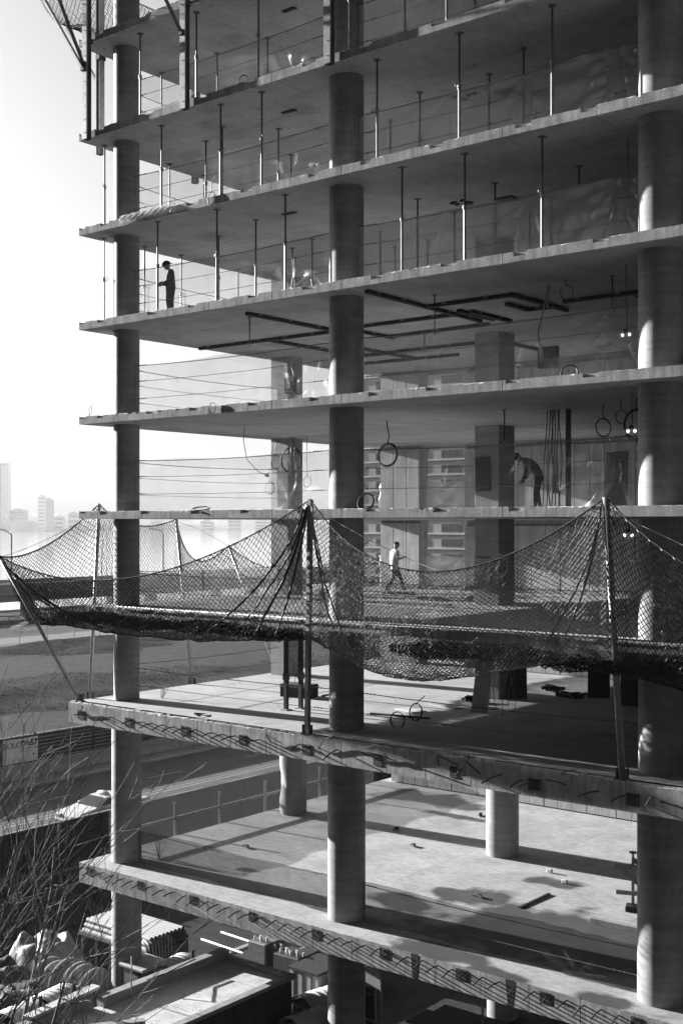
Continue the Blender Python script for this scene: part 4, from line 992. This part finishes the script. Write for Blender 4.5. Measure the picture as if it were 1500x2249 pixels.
board('flat plywood offcut lying under the nets near the cable rings', (9.0,5.0,z7+.02), (9.9,4.7,z7+.02), .5, .02, woodx)
for i, (x, y, l, lb) in enumerate(((4.5,11.0,1.2,'dark batten stack nearest the walking man'),(7.2,9.2,.9,'dark box-like batten stack behind the net'),(8.6,10.2,1.1,'dark batten stack left of the square column behind the net'),(12.2,9.0,1.0,'dark batten stack right of the square column behind the net'))):
    t = thing('batten_stack', lb, 'timber', (x, y, z65), rg.uniform(-.2,.3), 'batten stacks on the walking man floor')
    for j in range(6): MB().box((-l/2, -.2+.13*(j%3)+.005, .07*(j//3)), (l/2+rg.uniform(-.1,.1), -.08+.13*(j%3), .066+.07*(j//3))).build('batten', woodd if j % 2 else wood, t)
for i, (x0, y0, x1, y1, lb) in enumerate(((1.5,10.2,8.5,10.6,'nearest'),(1.8,12.0,9.0,12.2,'second nearest'),(2.0,7.0,9.2,7.3,'front'),(10.8,10.5,16,10.7,'right hand'))):
    board('long flat plank on the walking man floor, %s of four' % lb, (x0,y0,z65+.03), (x1,y1,z65+.03), .3, .06, wood)
board('dark panel hung on the square column beside the stooping worker', (9.75,8.42,z6+.65), (9.72,8.42,z6+1.75), .55, .04, woodd)
board('leaning panel behind cloudy plastic right of the stooping worker', (12.6,12.0,z6), (12.5,12.3,z6+2.0), .8, .04, wood)
board('second leaning panel behind cloudy plastic near the right column', (15.2,11.0,z6), (15.1,11.2,z6+1.8), .9, .04, wood)
board('square panel leaning on the square column behind the net', (9.75,8.3,z65+.1), (9.72,8.42,z65+1.5), .6, .04, wood)
t = thing('crate', 'dark crate with loose wires on the floor by the net pole', 'crate', (4.9,5.0,z7), .15)
MB().bbox((-.55,-.3,0),(.55,.3,.42), .015).build('box', woodd, t); MB().box((-.57,-.32,.33),(.57,.32,.36)).build('lid_rim', wood, t)
for j in range(4): MB().tube(wig((-.4+.2*j,0,.4),(-.3+.3*j,-.1,1.5),8,.25,70+j), .01, 4).build('loose_wire', black, t)
for i, (x, y, h, lb) in enumerate(((6.47,2.6,3.0-TH,'left of a close pair of dark posts under the net'),(6.62,3.1,3.0-TH,'right of a close pair of dark posts under the net'))):
    t = thing('timber_post', lb, 'post', (x, y, z7), 0, 'dark posts under the net')
    MB().box((-.055,-.055,0),(.055,.055,h-.01)).build('shaft', woodd, t); MB().box((-.13,-.13,0),(.13,.13,.03)).build('foot', wood, t); MB().bbox((-.08,-.08,.9),(.08,.08,1.1), .01).build('clamp', steeld, t)
for i, (x, y, lb) in enumerate(((10.1,7.4,'heap of dark hoses beside the leaning narrow board'),(10.6,11.2,'heap of dark scrap deep in the right bay'),(12.0,10.0,'heap of dark scrap right of the dark leaning board'))):
    t = thing('scrap_heap', lb, 'scrap', (x, y, z7), 0, 'scrap heaps under the nets')
    for j in range(9): a = rg.uniform(0,6.28); MB().tube([(rg.uniform(-.4,.4),rg.uniform(-.25,.25),.06+.03*(j//3)),(rg.uniform(-.5,.5),rg.uniform(-.3,.3),.1+.04*(j//3)),(rg.uniform(-.4,.4),rg.uniform(-.25,.25),.07+.05*(j//3))], rg.uniform(.03,.06), 6).build('pipe_offcut', black, t)
# things on the lowest slab
z8 = Z['S8']
board('long dark stick lying on the damp part of the lowest slab', (13.26,4.75,z8+.02), (13.28,6.4,z8+.03), .09, .03, black)
for i, (x, y, r_, lb) in enumerate(((3.0,4.6,.3,'dark strap left on the lowest slab, nearest the left column'),(5.4,9.6,.2,'small dark scrap on the lowest slab near the back column'),(10.2,9.9,.0,''),(7.2,8.2,.22,'pair of crossed dark sticks on the lowest slab'),(9.0,10.4,.18,'dark glove-like scrap in the middle of the lowest slab'),(6.6,13.2,.18,'dark scrap by the damp patch at the back'),(11.9,4.9,.3,'dark tool lying across the damp edge on the lowest slab'))):
    if r_ == 0: continue
    t = thing('floor_scrap', lb, 'scrap', (x, y, z8), rg.uniform(0,3), 'small scraps on the lowest slab')
    MB().tube([(-r_,0,.02),(-.3*r_,.05,.04),(.3*r_,.02,.06),(r_,.06,.02)], [.02,.035,.05,.02], 6).build('strap', black, t); MB().bbox((.0,-.06,.0),(.14,.06,.09), .02).build('buckle', black, t)
for i, (x, y, lb) in enumerate(((12.1,8.3,'small white offcut nearest the damp patches'),(13.0,7.6,'tiny white offcut right of the other white offcut'),(7.5,12.9,'crumpled white paper by the back wall'))):
    tag(MB().bbox((x,y,z8),(x+.18,y+.1,z8+.12), .02).build('white_offcut', white), lb, 'offcut', 'white offcuts on the lowest slab')
board('low timber kerb lying before the right column', (15.4,4.9,z8+.08), (18.5,5.0,z8+.08), .2, .15, wood)
t = thing('timber_trestle', 'timber trestle of crossed braces half hidden by the right column', 'trestle', (15.9,6.6,z8), .35)
for p, q in (((-.1,0,.0),(-.1,0,1.45)),((.95,0,0),(.95,0,1.45)),((-.6,-.06,1.2),(1.5,-.06,1.2)),((-.55,-.06,.5),(1.4,-.06,.5)),((-.5,.06,1.15),(.9,.06,.1)),((-.1,.06,1.4),(1.3,.06,.5))):
    MB().beam(p, q, .07, .12).build('timber', wood, t)
MB().bbox((-.3,-.2,0),(.1,.2,.15), .02).build('foot_block', black, t)
MB().tube([(-.1,0,1.45),(-.1,0,1.6)], .03, 8).build('jack_screw', steelm, t)
MB().cyl((-.1,0), .11, 1.6, 1.63, 16).build('jack_plate', steelm, t)
t = thing('drop_cable', 'black cable with a plug dangling under the upper beam in right bay', 'cable', (12.9,9.5,z8))
MB().tube([(0,0,4.85),(.02,0,4.0),(-.04,0,3.4),(-.05,0,3.1)], .016, 5).build('wire', black, t); MB().bbox((-.08,-.03,2.98),(-.02,.03,3.1), .01).build('plug', black, t)
t = thing('drop_cable', 'curved cable drooping from the ceiling in the left bay over the net', 'cable', (3.9,3.5,Z['S5']-TH))
MB().tube([(0,0,0),(-.05,0,-.5),(.1,0,-1.1),(.55,.05,-1.5),(.85,.1,-1.62)], .012, 5).build('wire', black, t); MB().bbox((.82,.06,-1.67),(.92,.13,-1.58), .01).build('plug', black, t)
rg = random.Random(55)
for i, (x, y, zz, lb) in enumerate(((.5,.03,Z['S5'],'small dry weed on the slab corner below the hard-hatted worker'),(1.7,2.0,Z['S7'],'dry weed stems at the left column foot under the nets'),(1.65,1.9,Z['S8'],'dry weed stems at the left column foot on the lowest slab'))):
    t = thing('dry_weed', lb, 'weed', (x, y, zz), 0, 'dry weeds on the slabs')
    for j in range(9 if i else 4): MB().tube([(rg.uniform(-.1,.1),rg.uniform(-.06,.06),0),(rg.uniform(-.2,.2),rg.uniform(-.1,.1),rg.uniform(.1,.3)*(1+i*.5)),(rg.uniform(-.35,.35),rg.uniform(-.2,.2),rg.uniform(.2,.5)*(1+i*.4))], .007, 4).build('stem', bark, t)
# hanging wires under the net at the right
wires('dangling_wires', 'thin tangled wires dangling below the net in the right bay', 'wire', [wig((14.2+.12*i,2.0,z65-TH),(14.0+.25*i,2.0-.1*i,z65-2.0-.15*(i%3)), 9, .12, 90+i) for i in range(5)], .009, steelm)
# torn plastic bunched on the slab edge
tag(MB().grid(lambda u, v: (2.0+2.3*u, -.03-.05*math.sin(3.1*v)-.03*math.sin(u*50+v*9)*v, Z['S3']+.06-.2*v+.04*noise.noise(Vector((u*14,v*4,2)))), 60, 8).build('torn_plastic', polyw, None, True), 'crumpled pale plastic bunched on the slab edge above the hard-hatted worker', 'plastic')
# ================================================================== YARD
def pipes(t, n, L, r, x, y, z, axis, rows, m=cream, name='pipe'):
    k = 0
    me = MB().tube([(0,0,0),(L,0,0)], r, 10, False); 
    me.tube([(0.002,0,0),(L-.002,0,0)], r*.86, 10, False); me = me.mesh(name, m, True)
    cap = None
    for j in range(rows):
        for i in range(n-j):
            o = link(name, me, t, (x if axis == 'x' else x+(i+j*.5)*2.04*r, y+(i+j*.5)*2.04*r if axis == 'x' else y, z+r+j*1.76*r), (0,0,0 if axis == 'x' else R(90)))
t = thing('storage_bin', 'tall dark steel storage bin loaded with pipes behind left column', 'container', (-2.1,1.75,0))
MB().bbox((0,0,.1),(3.25,1.95,2.1), .03).build('box', steeld, t)
for i in range(5): MB().box((.1+i*.72,-.05,.1),(.2+i*.72,-.002,2.08)).build('rib', steeld, t)
MB().box((-.04,-.04,2.08),(3.29,.06,2.2)).build('rim', steelm, t)
t = thing('pipe_stack', 'stack of pale pipes lying on the dark storage bin', 'pipes', (0,0,0))
pipes(t, 11, 3.2, .085, -2.05, 1.85, 2.12, 'x', 3)
t = thing('hose_bundle', 'pale hoses draped over the end of the storage bin', 'hose', (0,0,0))
for i in range(9): MB().tube([(.9+.03*i,1.75+.12*i,2.5),(1.2+.02*i,1.72+.12*i,2.45),(1.3+.015*i,1.7+.12*i,2.0),(1.28+.02*i,1.72+.11*i,1.3-.03*i)], .026, 6).build('hose', cream, t, True)
t = thing('scaffold_tube_rack', 'rack of long steel tubes right of the storage bin', 'pipes', (0,0,0))
pipes(t, 9, 3.4, .06, 1.5, 3.0, .9, 'y', 2, steelm, 'tube'); MB().box((1.4,3.1,0),(2.8,3.3,.9)).build('bearer', wood, t); MB().box((1.4,5.6,0),(2.8,5.8,.9)).build('bearer', wood, t)
for i, (y, lb) in enumerate(((6.4,'long pale pipe lying nearest under the lowest slab'),(7.4,'long pale pipe lying farther under the lowest slab'))):
    tag(MB().tube([(-1.0,y,.9),(4.6,y-.3,.9)], .045, 8).build('loose_pipe', steel, None, True), lb, 'pipe', 'long pipes under the lowest slab')
for i, x in enumerate((0.4, 2.2, 4.0)): tag(MB().bbox((x,4.6,0),(x+.25,9.2,.82), .02).build('timber_sleeper', wood), 'timber sleeper under the long pipes, %s from left' % ordn[i], 'timber', 'sleepers under the long pipes')
# electrical cabinets
t = thing('cabinet_group', 'tall dark cabinets with pale bushings on top under the lowest slab', 'cabinet', (3.8,3.75,0))
for (x0,y0,x1,y1,h) in ((0,0,.75,.7,2.6),(.78,.1,1.2,.7,2.45),(1.22,-.12,1.7,.7,2.5),(1.72,-.2,2.3,.9,2.55)):
    MB().bbox((x0,y0,0),(x1,y1,h), .02).build('cabinet', steelm if x0 < 1 else steeld, t)
    for i in range(4): MB().cyl((x0+.12+.14*i if x0+.12+.14*i < x1 else x1-.08, y0+.2+.12*(i%2)), .035, h, h+.12+.03*(i%3), 8).build('bushing', white, t)
def bucket(label, x, y, r, h):
    t = thing('bucket', label, 'bucket', (x, y, 0), 0, 'white buckets by the cabinets')
    MB().tube([(0,0,0),(0,0,h)], [r*.85, r], 18, False).build('pail', white, t, True); MB().ring((0,0,h), r, .015, (0,0,1), 20, 5).build('rim', white, t); MB().cyl((0,0), r*.84, .01, .03, 16).build('bottom', white, t)
    MB().ring((0,0,h*.6), r*1.02, .006, (1,0,.4), 16, 4).build('handle', steelm, t); return t
bucket('white bucket standing before the tall cabinets', 4.9, 2.9, .24, 1.1); bucket('white bucket with rags left of the tall cabinets', 4.2, 3.2, .2, .95)
tag(MB().grid(lambda u, v: (3.3+.5*u, 3.3+.4*v, .9+.35*math.sin(3*u+1)*math.sin(2.5*v+.3)+.1*noise.noise(Vector((u*5,v*5,0)))), 14, 12).build('white_sack', white, None, True), 'crumpled white sack left of the tall cabinets', 'sack')
# plywood roofed site cabin
t = thing('site_cabin', 'site cabin with plywood covered roof and timber parapets in the foreground', 'cabin', (0,0,0))
MB().bbox((4.75,-9,0),(7.6,1.6,2.86), .03).build('wall', woodd, t)
for j in range(9):
    for i in range(2): MB().box((4.8+i*1.41,-9+j*1.18+.004,2.862),(4.8+i*1.41+1.4,-9+j*1.18+1.174,2.88+.004*((i+j)%2))).build('plywood_sheet', woodx, t)
MB().bbox((4.55,-9.4,2.885),(4.83,-3.4,3.14), .01).build('parapet_timber', wood, t); MB().bbox((4.72,-3.2,2.885),(5.02,1.66,3.16), .01).build('parapet_timber', wood, t)
MB().bbox((7.42,-9.4,2.885),(7.68,1.7,3.0), .01).build('parapet_timber', wood, t); MB().bbox((4.7,1.45,2.885),(7.6,1.68,3.0), .01).build('parapet_timber', wood, t)
for j in range(13): MB().box((7.605,-8.8+j*.8,.1),(7.64,-8.65+j*.8,2.8)).build('wall_rib', wood if j == 8 else woodd, t)
board('loose timber lying on the cabin roof at the bottom edge', (6.0,-4.6,3.0), (6.9,-3.4,3.02), .22, .2, wood, g='timbers on the cabin roof')
board('loose plank resting across the parapet of the cabin roof', (4.35,-2.9,3.22), (4.6,-5.4,3.2), .3, .08, woodx, g='timbers on the cabin roof')
tag(MB().tube([(4.9,-1.6,3.15),(5.3,-1.2,3.3),(5.0,-.4,3.2),(4.95,.3,3.22)], .02, 6).build('rubber_hose', black, None, True), 'black hose lying along the parapet of the cabin roof', 'hose')
tag(MB().tube([(5.1,-2.3,2.9),(5.12,-2.3,3.75),(5.0,-2.2,4.0)], .022, 6).build('bent_pipe', cream), 'thin bent pipe standing on the cabin roof', 'pipe')
leaf = MB(); rg = random.Random(77)
for i in range(900):
    x, y = rg.uniform(4.9,7.4), rg.uniform(-6,1.4); a = rg.uniform(0,6.28); l = rg.uniform(.012,.05)
    leaf.add([(x,y,2.888),(x+l*math.cos(a),y+l*math.sin(a),2.897),(x+l*.8*math.cos(a+.7),y+l*.8*math.sin(a+.7),2.889)], [(0,1,2)])
g_ = leaf.build('leaf_litter', woodd, kind='stuff'); tag(g_, 'fine dark leaf litter scattered on the cabin roof', 'litter')
# portable toilets with ribbed roofs
def toilet(label, x, y, rz, m=steeld, txt=True):
    t = thing('portable_toilet', label, 'toilet', (x, y, 0), rz, 'portable toilets in the yard')
    MB().bbox((-.55,-.55,.08),(.55,.55,2.05), .03).build('cabin', m, t)
    MB().box((-.4,-.565,.15),(.4,-.551,1.95)).build('door', m, t); MB().box((.3,-.58,1.0),(.36,-.566,1.15)).build('latch', steel, t)
    def rf(u, v):
        xx = (u-.5)*1.24; k = 1-abs(2*u-1)**2.2; return (xx, -.62+1.24*v, 2.08+.28*k)
    r = MB().grid(rf, 12, 2).build('roof', white, t, True)
    for j in range(6):
        MB().tube([(p[0],p[1],p[2]+.01) for p in (rf(i/10, .06+.175*j) for i in range(11))], .022, 5).build('roof_rib', white, r)
    MB().box((-.63,-.63,2.02),(.63,.63,2.075)).build('eave', steelm, t)
    MB().cyl((.35,.4), .05, 2.2, 2.6, 10).build('vent_pipe', steeld, t)
    if txt: text('CALLAHEAD', .15, (-.48,-.585,1.72), cream, t, (R(90),0,0))
    return t
toilet('portable toilet with pale ribbed roof at the left, nearer the reels', 1.9, -2.4, R(8)); toilet('portable toilet with pale ribbed roof in the bottom left corner', 2.1, -3.75, R(4))
toilet('portable toilet left of the middle column, roof in sunlight', 7.95, 2.35, R(-12)); toilet('portable toilet with shaded roof between the storage bin and cabin', 2.75, 1.6, R(10)); toilet('lower shaded portable toilet by the foot of the middle column', 8.75, 1.0, R(-12))
t = thing('flat_roof_hut', 'small dark hut with flat pale lid beside the shaded toilet', 'hut', (1.75,1.1,0)); MB().bbox((-.4,-.45,0),(.5,.45,2.1), .02).build('body', steeld, t); MB().bbox((-.5,-.55,2.1),(.62,.6,2.2), .02).build('lid', cream, t)
MB().box((-.3,-.47,1.2),(.3,-.455,1.9)).build('lattice', steelm, t)
# cable reels
def reel(label, x, y, r, w, rz=0):
    t = thing('cable_reel', label, 'reel', (x, y, r), rz, 'wooden cable reels')
    for s in (-1,1):
        f_ = MB().tube([(s*w/2,0,0),(s*w/2+s*.06,0,0)], r, 32).build('flange', wood, t)
        for j in range(-3,4): MB().box((s*(w/2+.061), j*r*.27-.003, -math.sqrt(max(.01,1-(j*.27)**2))*r*.96), (s*(w/2+.066), j*r*.27+.012, math.sqrt(max(.01,1-(j*.27)**2))*r*.96)).build('plank_gap', woodd, f_)
    MB().tube([(-w/2,0,0),(w/2,0,0)], r*.82, 28).build('drum', wood, t); MB().tube([(-w/2-.08,0,0),(w/2+.08,0,0)], .07, 12).build('hub', steeld, t)
    for j in range(int(w/.09)): MB().ring((-w/2+.05+j*.09,0,0), r*.83, .022, (1,0,0), 26, 5).build('cable_turn', cream if j % 2 else wood, t)
    return t
reel('large wooden cable reel nearest the left column foot', -.45, .72, .82, .5, .1); reel('large wooden cable reel, second from the left column foot', -1.3, .78, .82, .5, .05); reel('smaller cable reel behind the two large reels', -2.35, .8, .72, .4, -.1)
tag(MB().bbox((.35,-.9,0),(.5,-.35,1.55), .02).build('upright_pallet', wood), 'upright pallet end leaning beside the nearest cable reel', 'pallet')
# tarp covered heaps and pale sacks at far left
rg = random.Random(15)
def heap(label, x, y, sx, sy, h, m, seed):
    def fn(u, v):
        a, b = 2*u-1, 2*v-1; k = max(0, 1-(a*a)**1.5)*max(0, 1-(b*b)**1.5)
        return (x+a*sx, y+b*sy, h*k**.35*(.8+.4*noise.noise(Vector((u*4,v*4,seed)))) + .09*noise.noise(Vector((u*9,v*9,seed))) + .05*abs(noise.noise(Vector((u*17,v*15,seed)))))
    return tag(MB().grid(fn, 26, 26).build('covered_heap', m, None, True), label, 'heap', 'covered heaps in the yard')
heap('pale tarpaulin heap left of the cable reels', -2.9, -.9, .8, .7, .9, tarpm, 1); heap('sagging pale tarpaulin heap at the left picture edge', -1.2, -2.6, .7, .6, .8, tarpm, 2); heap('pale sack heap behind the tarpaulin heaps', -4.4, .4, 1.2, .8, 1.0, tarpm, 3); heap('dark covered heap behind the sack heap', -4.6, 2.4, 1.3, 1.0, 1.6, steelm, 4)
for i in range(7):
    x, y = -3.4+rg.uniform(-1,1.6), -1.4+rg.uniform(-1,1.4); s = rg.uniform(.22,.4)
    b = MB().bbox((-s,-s*.7,0),(s,s*.7,s*1.3), .04).build('carton', cream if i % 2 else wood); b.location = (x, y, rg.uniform(0,.7)); b.rotation_euler = (rg.uniform(-.2,.2), rg.uniform(-.2,.2), rg.uniform(0,3))
    tag(b, 'pale carton, %s from left among the yard litter near the reels' % ordn[i], 'carton', 'cartons in the yard')
# skip and lift behind the middle column
t = thing('waste_skip', 'open dark skip with stained pale sides left of middle column', 'skip', (6.3,2.95,0))
for (a, b) in (((0,0,.9),(1.1,.06,2.5)),((0,1.3,.9),(1.1,1.36,2.5)),((0,.06,.9),(.06,1.3,2.5)),((1.04,.06,.9),(1.1,1.3,2.5))): MB().box(a, b).build('side', cream, t)
MB().box((.06,.06,.9),(1.04,1.3,1.0)).build('floor', steeld, t); MB().box((-.04,-.04,2.5),(1.14,1.4,2.58)).build('rim', steeld, t)
for i in range(3): MB().box((.15+i*.35,-.012,.95),(.2+i*.35,-.002,2.45)).build('rust_streak', rust, t)
MB().box((.2,.2,0),(.9,1.1,.9)).build('stand', steeld, t)
t = thing('hoist_cabin', 'pale hoist cabin with open steel frame right of the middle column', 'hoist', (8.3,3.9,0))
MB().bbox((0,0,2.2),(.75,.06,2.75), .01).build('sign_panel', cream, t); MB().box((.0,.02,.2),(.5,.05,2.18)).build('door_panel', steeld, t)
for x in (0,.5,.72): MB().box((x,-.02,0),(x+.05,.05,2.2)).build('frame_post', cream, t)
MB().beam((.05,-.03,.3),(.5,-.03,1.2), .04, .03).build('diagonal', cream, t); MB().beam((.05,-.03,1.4),(.5,-.03,.5), .04, .03).build('diagonal', cream, t)
MB().box((0,-.02,1.2),(.72,.0,1.26)).build('cross_rail', cream, t); text('AHEAD', .1, (.06,.005,1.95), cream, t, (R(90),0,0))
t = thing('skid_frame', 'dark machine on a skid under the lowest slab at right', 'machine', (12.0,2.5,0)); MB().bbox((-.8,0,0),(1.4,1.6,2.3), .04).build('housing', steeld, t); MB().bbox((-.9,-.2,2.3),(1.5,.8,2.38), .02).build('lid', steeld, t); MB().cyl((1.6,-.2), .03, 1.5, 4.2, 8).build('exhaust_pipe', cream, t); MB().bbox((1.1,-.25,2.38),(1.4,.1,2.5), .02).build('cap', white, t)
# dark bushes in the yard shade
mb = MB(); rg = random.Random(41)
for i in range(2600):
    x, y = rg.uniform(-13.8,-5), rg.uniform(2,12); z = rg.uniform(0,1.1); a = rg.uniform(0,6.28); l = rg.uniform(.1,.35)
    p = Vector((x,y,z)); q = p+Vector((l*math.cos(a)*.5,l*math.sin(a)*.5,l)); w = Vector((math.sin(a),-math.cos(a),0))*.012
    mb.add([p-w,p+w,q], [(0,1,2)])
g_ = mb.build('yard_brush', leafd, kind='stuff'); tag(g_, 'dark dead brush filling the shaded yard by the fence', 'brush')
t = thing('timber_rail_fence', 'low dark rail fence across the shaded yard', 'fence', (-9.5,0,0))
MB().box((-.04,-2,1.0),(.04,24,1.1)).build('rail', woodd, t); MB().box((-.04,-2,.5),(.04,24,.58)).build('rail', woodd, t)
pm = MB().box((-.06,-.06,0),(.06,.06,1.25)).mesh('post', woodd)
for k in range(11): link('post', pm, t, (0,-1.5+k*2.5,0))
# ================================================================== BARE TREE
def bare_tree(label, base, seed, dirs, H, lean, r0=.085):
    rg = random.Random(seed); t = thing('bare_tree', label, 'tree', base, 0, 'bare trees at the lower left')
    trunk = MB(); br = MB(); tw = MB()
    def grow(mb, p, d, L, r, lvl):
        n = 6 if lvl < 2 else 4; pts = [p]; rr = [r]; c = p.copy(); dd = d.copy()
        for i in range(n):
            dd = (dd + Vector((rg.gauss(0,.09), rg.gauss(0,.09), rg.gauss(.03,.05))) + lean*.03).normalized(); c = c + dd*(L/n); pts.append(c.copy()); rr.append(max(.006, r*(1-.62*(i+1)/n)))
        mb.tube(pts, rr, 6 if lvl < 2 else 4)
        if lvl >= 3: return
        k = {0:5,1:4,2:3}[lvl]
        for i in range(k):
            u = rg.uniform(.25,.98) if lvl else rg.uniform(.35,1.0); j = min(n-1, int(u*n)); q = pts[j].lerp(pts[j+1], u*n-j)
            ax = Vector((rg.gauss(0,1),rg.gauss(0,1),rg.gauss(0,.5))); ax = (ax - dd*ax.dot(dd)).normalized(); an = rg.uniform(.35,.75)
            nd = (dd*math.cos(an)+ax*math.sin(an)+Vector((0,0,.18))).normalized()
            grow(br if lvl == 0 else tw, q, nd, L*rg.uniform(.38,.62), max(.008, rr[j]*rg.uniform(.4,.6)), lvl+1)
    for d, L, r in dirs: grow(trunk, Vector((rg.uniform(-.1,.1),rg.uniform(-.1,.1),0)), Vector(d).normalized(), L*H, r*r0, 0)
    trunk.build('trunk', bark, t, True); br.build('limb', bark, t, True, 'stuff'); tw.build('twig', bark, t, False, 'stuff')
    return t
bare_tree('leafless many-stemmed tree at the lower left, nearest', (8.3,-9.9,0), 5, [((.12,.10,1),1,1),((.25,.22,1),.95,.8),((-.1,-.05,1),1.02,.9),((.02,.2,1),.9,.7),((.35,.3,1),.85,.7),((-.22,-.1,1),.9,.7)], 7.0, Vector((.5,.4,.2)))
bare_tree('leafless many-stemmed tree at the lower left, behind the nearest', (2.6,-4.9,0), 9, [((.1,.06,1),1,.8),((.28,.2,1),.9,.7),((-.15,-.1,1),.95,.7),((.0,.15,1),.85,.6)], 7.4, Vector((.5,.4,.2)))
bare_tree('leafless tree reaching in from the left picture edge', (2.6,-7.6,0), 13, [((.15,.1,1),1,1),((.3,.25,1),.95,.8),((-.05,.1,1),.9,.7)], 7.8, Vector((.4,.3,.2)))
# ================================================================== ADDED SKY BLOCKERS (unseen, behind and beside the viewpoint, keep shaded sides dark)
def block(label, a, b, n):
    t = thing('added_sky_blocker', label, 'building', (a[0],a[1],0)); W_, D_, H_ = b[0]-a[0], b[1]-a[1], b[2]
    MB().box((0,0,0),(W_,D_,H_)).build('wall', wallb, t); MB().box((-.3,-.3,H_),(W_+.3,D_+.3,H_+1)).build('parapet', wallb, t)
    for f_ in range(n):
        MB().box((1,D_,2.5+f_*3.6),(W_-1,D_+.03,4.2+f_*3.6)).build('window_band', glassd, t); MB().box((-.03,1,2.5+f_*3.6),(0,D_-1,4.2+f_*3.6)).build('window_band', glassd, t)
wallb = mat('blocker_dark', .05, .9, .2, .5, .1, 12, spec=.05)
block('unseen dark block added behind the viewpoint to cut sky light', (-110,-70), (150,-33,108), 28)
block('unseen dark block added beyond the right end to cut sky light', (44,-27), (110,90,120), 30)
# ================================================================== HAZE
hz = bpy.data.materials.new('river_haze'); hz.use_nodes = True; n = hz.node_tree.nodes; n.clear()
ho = n.new('ShaderNodeOutputMaterial'); pv = n.new('ShaderNodeVolumePrincipled')
pv.inputs['Color'].default_value = (.93,.93,.93,1); pv.inputs['Density'].default_value = .0001; pv.inputs['Anisotropy'].default_value = 0.0
hz.node_tree.links.new(pv.outputs[0], ho.inputs['Volume'])
o = MB().box((-3300,-1500,-6),(720,4600,178)).build('haze', hz); o['kind'] = 'stuff'; o['label'] = 'pale river haze filling the air'
o['category'] = 'haze'
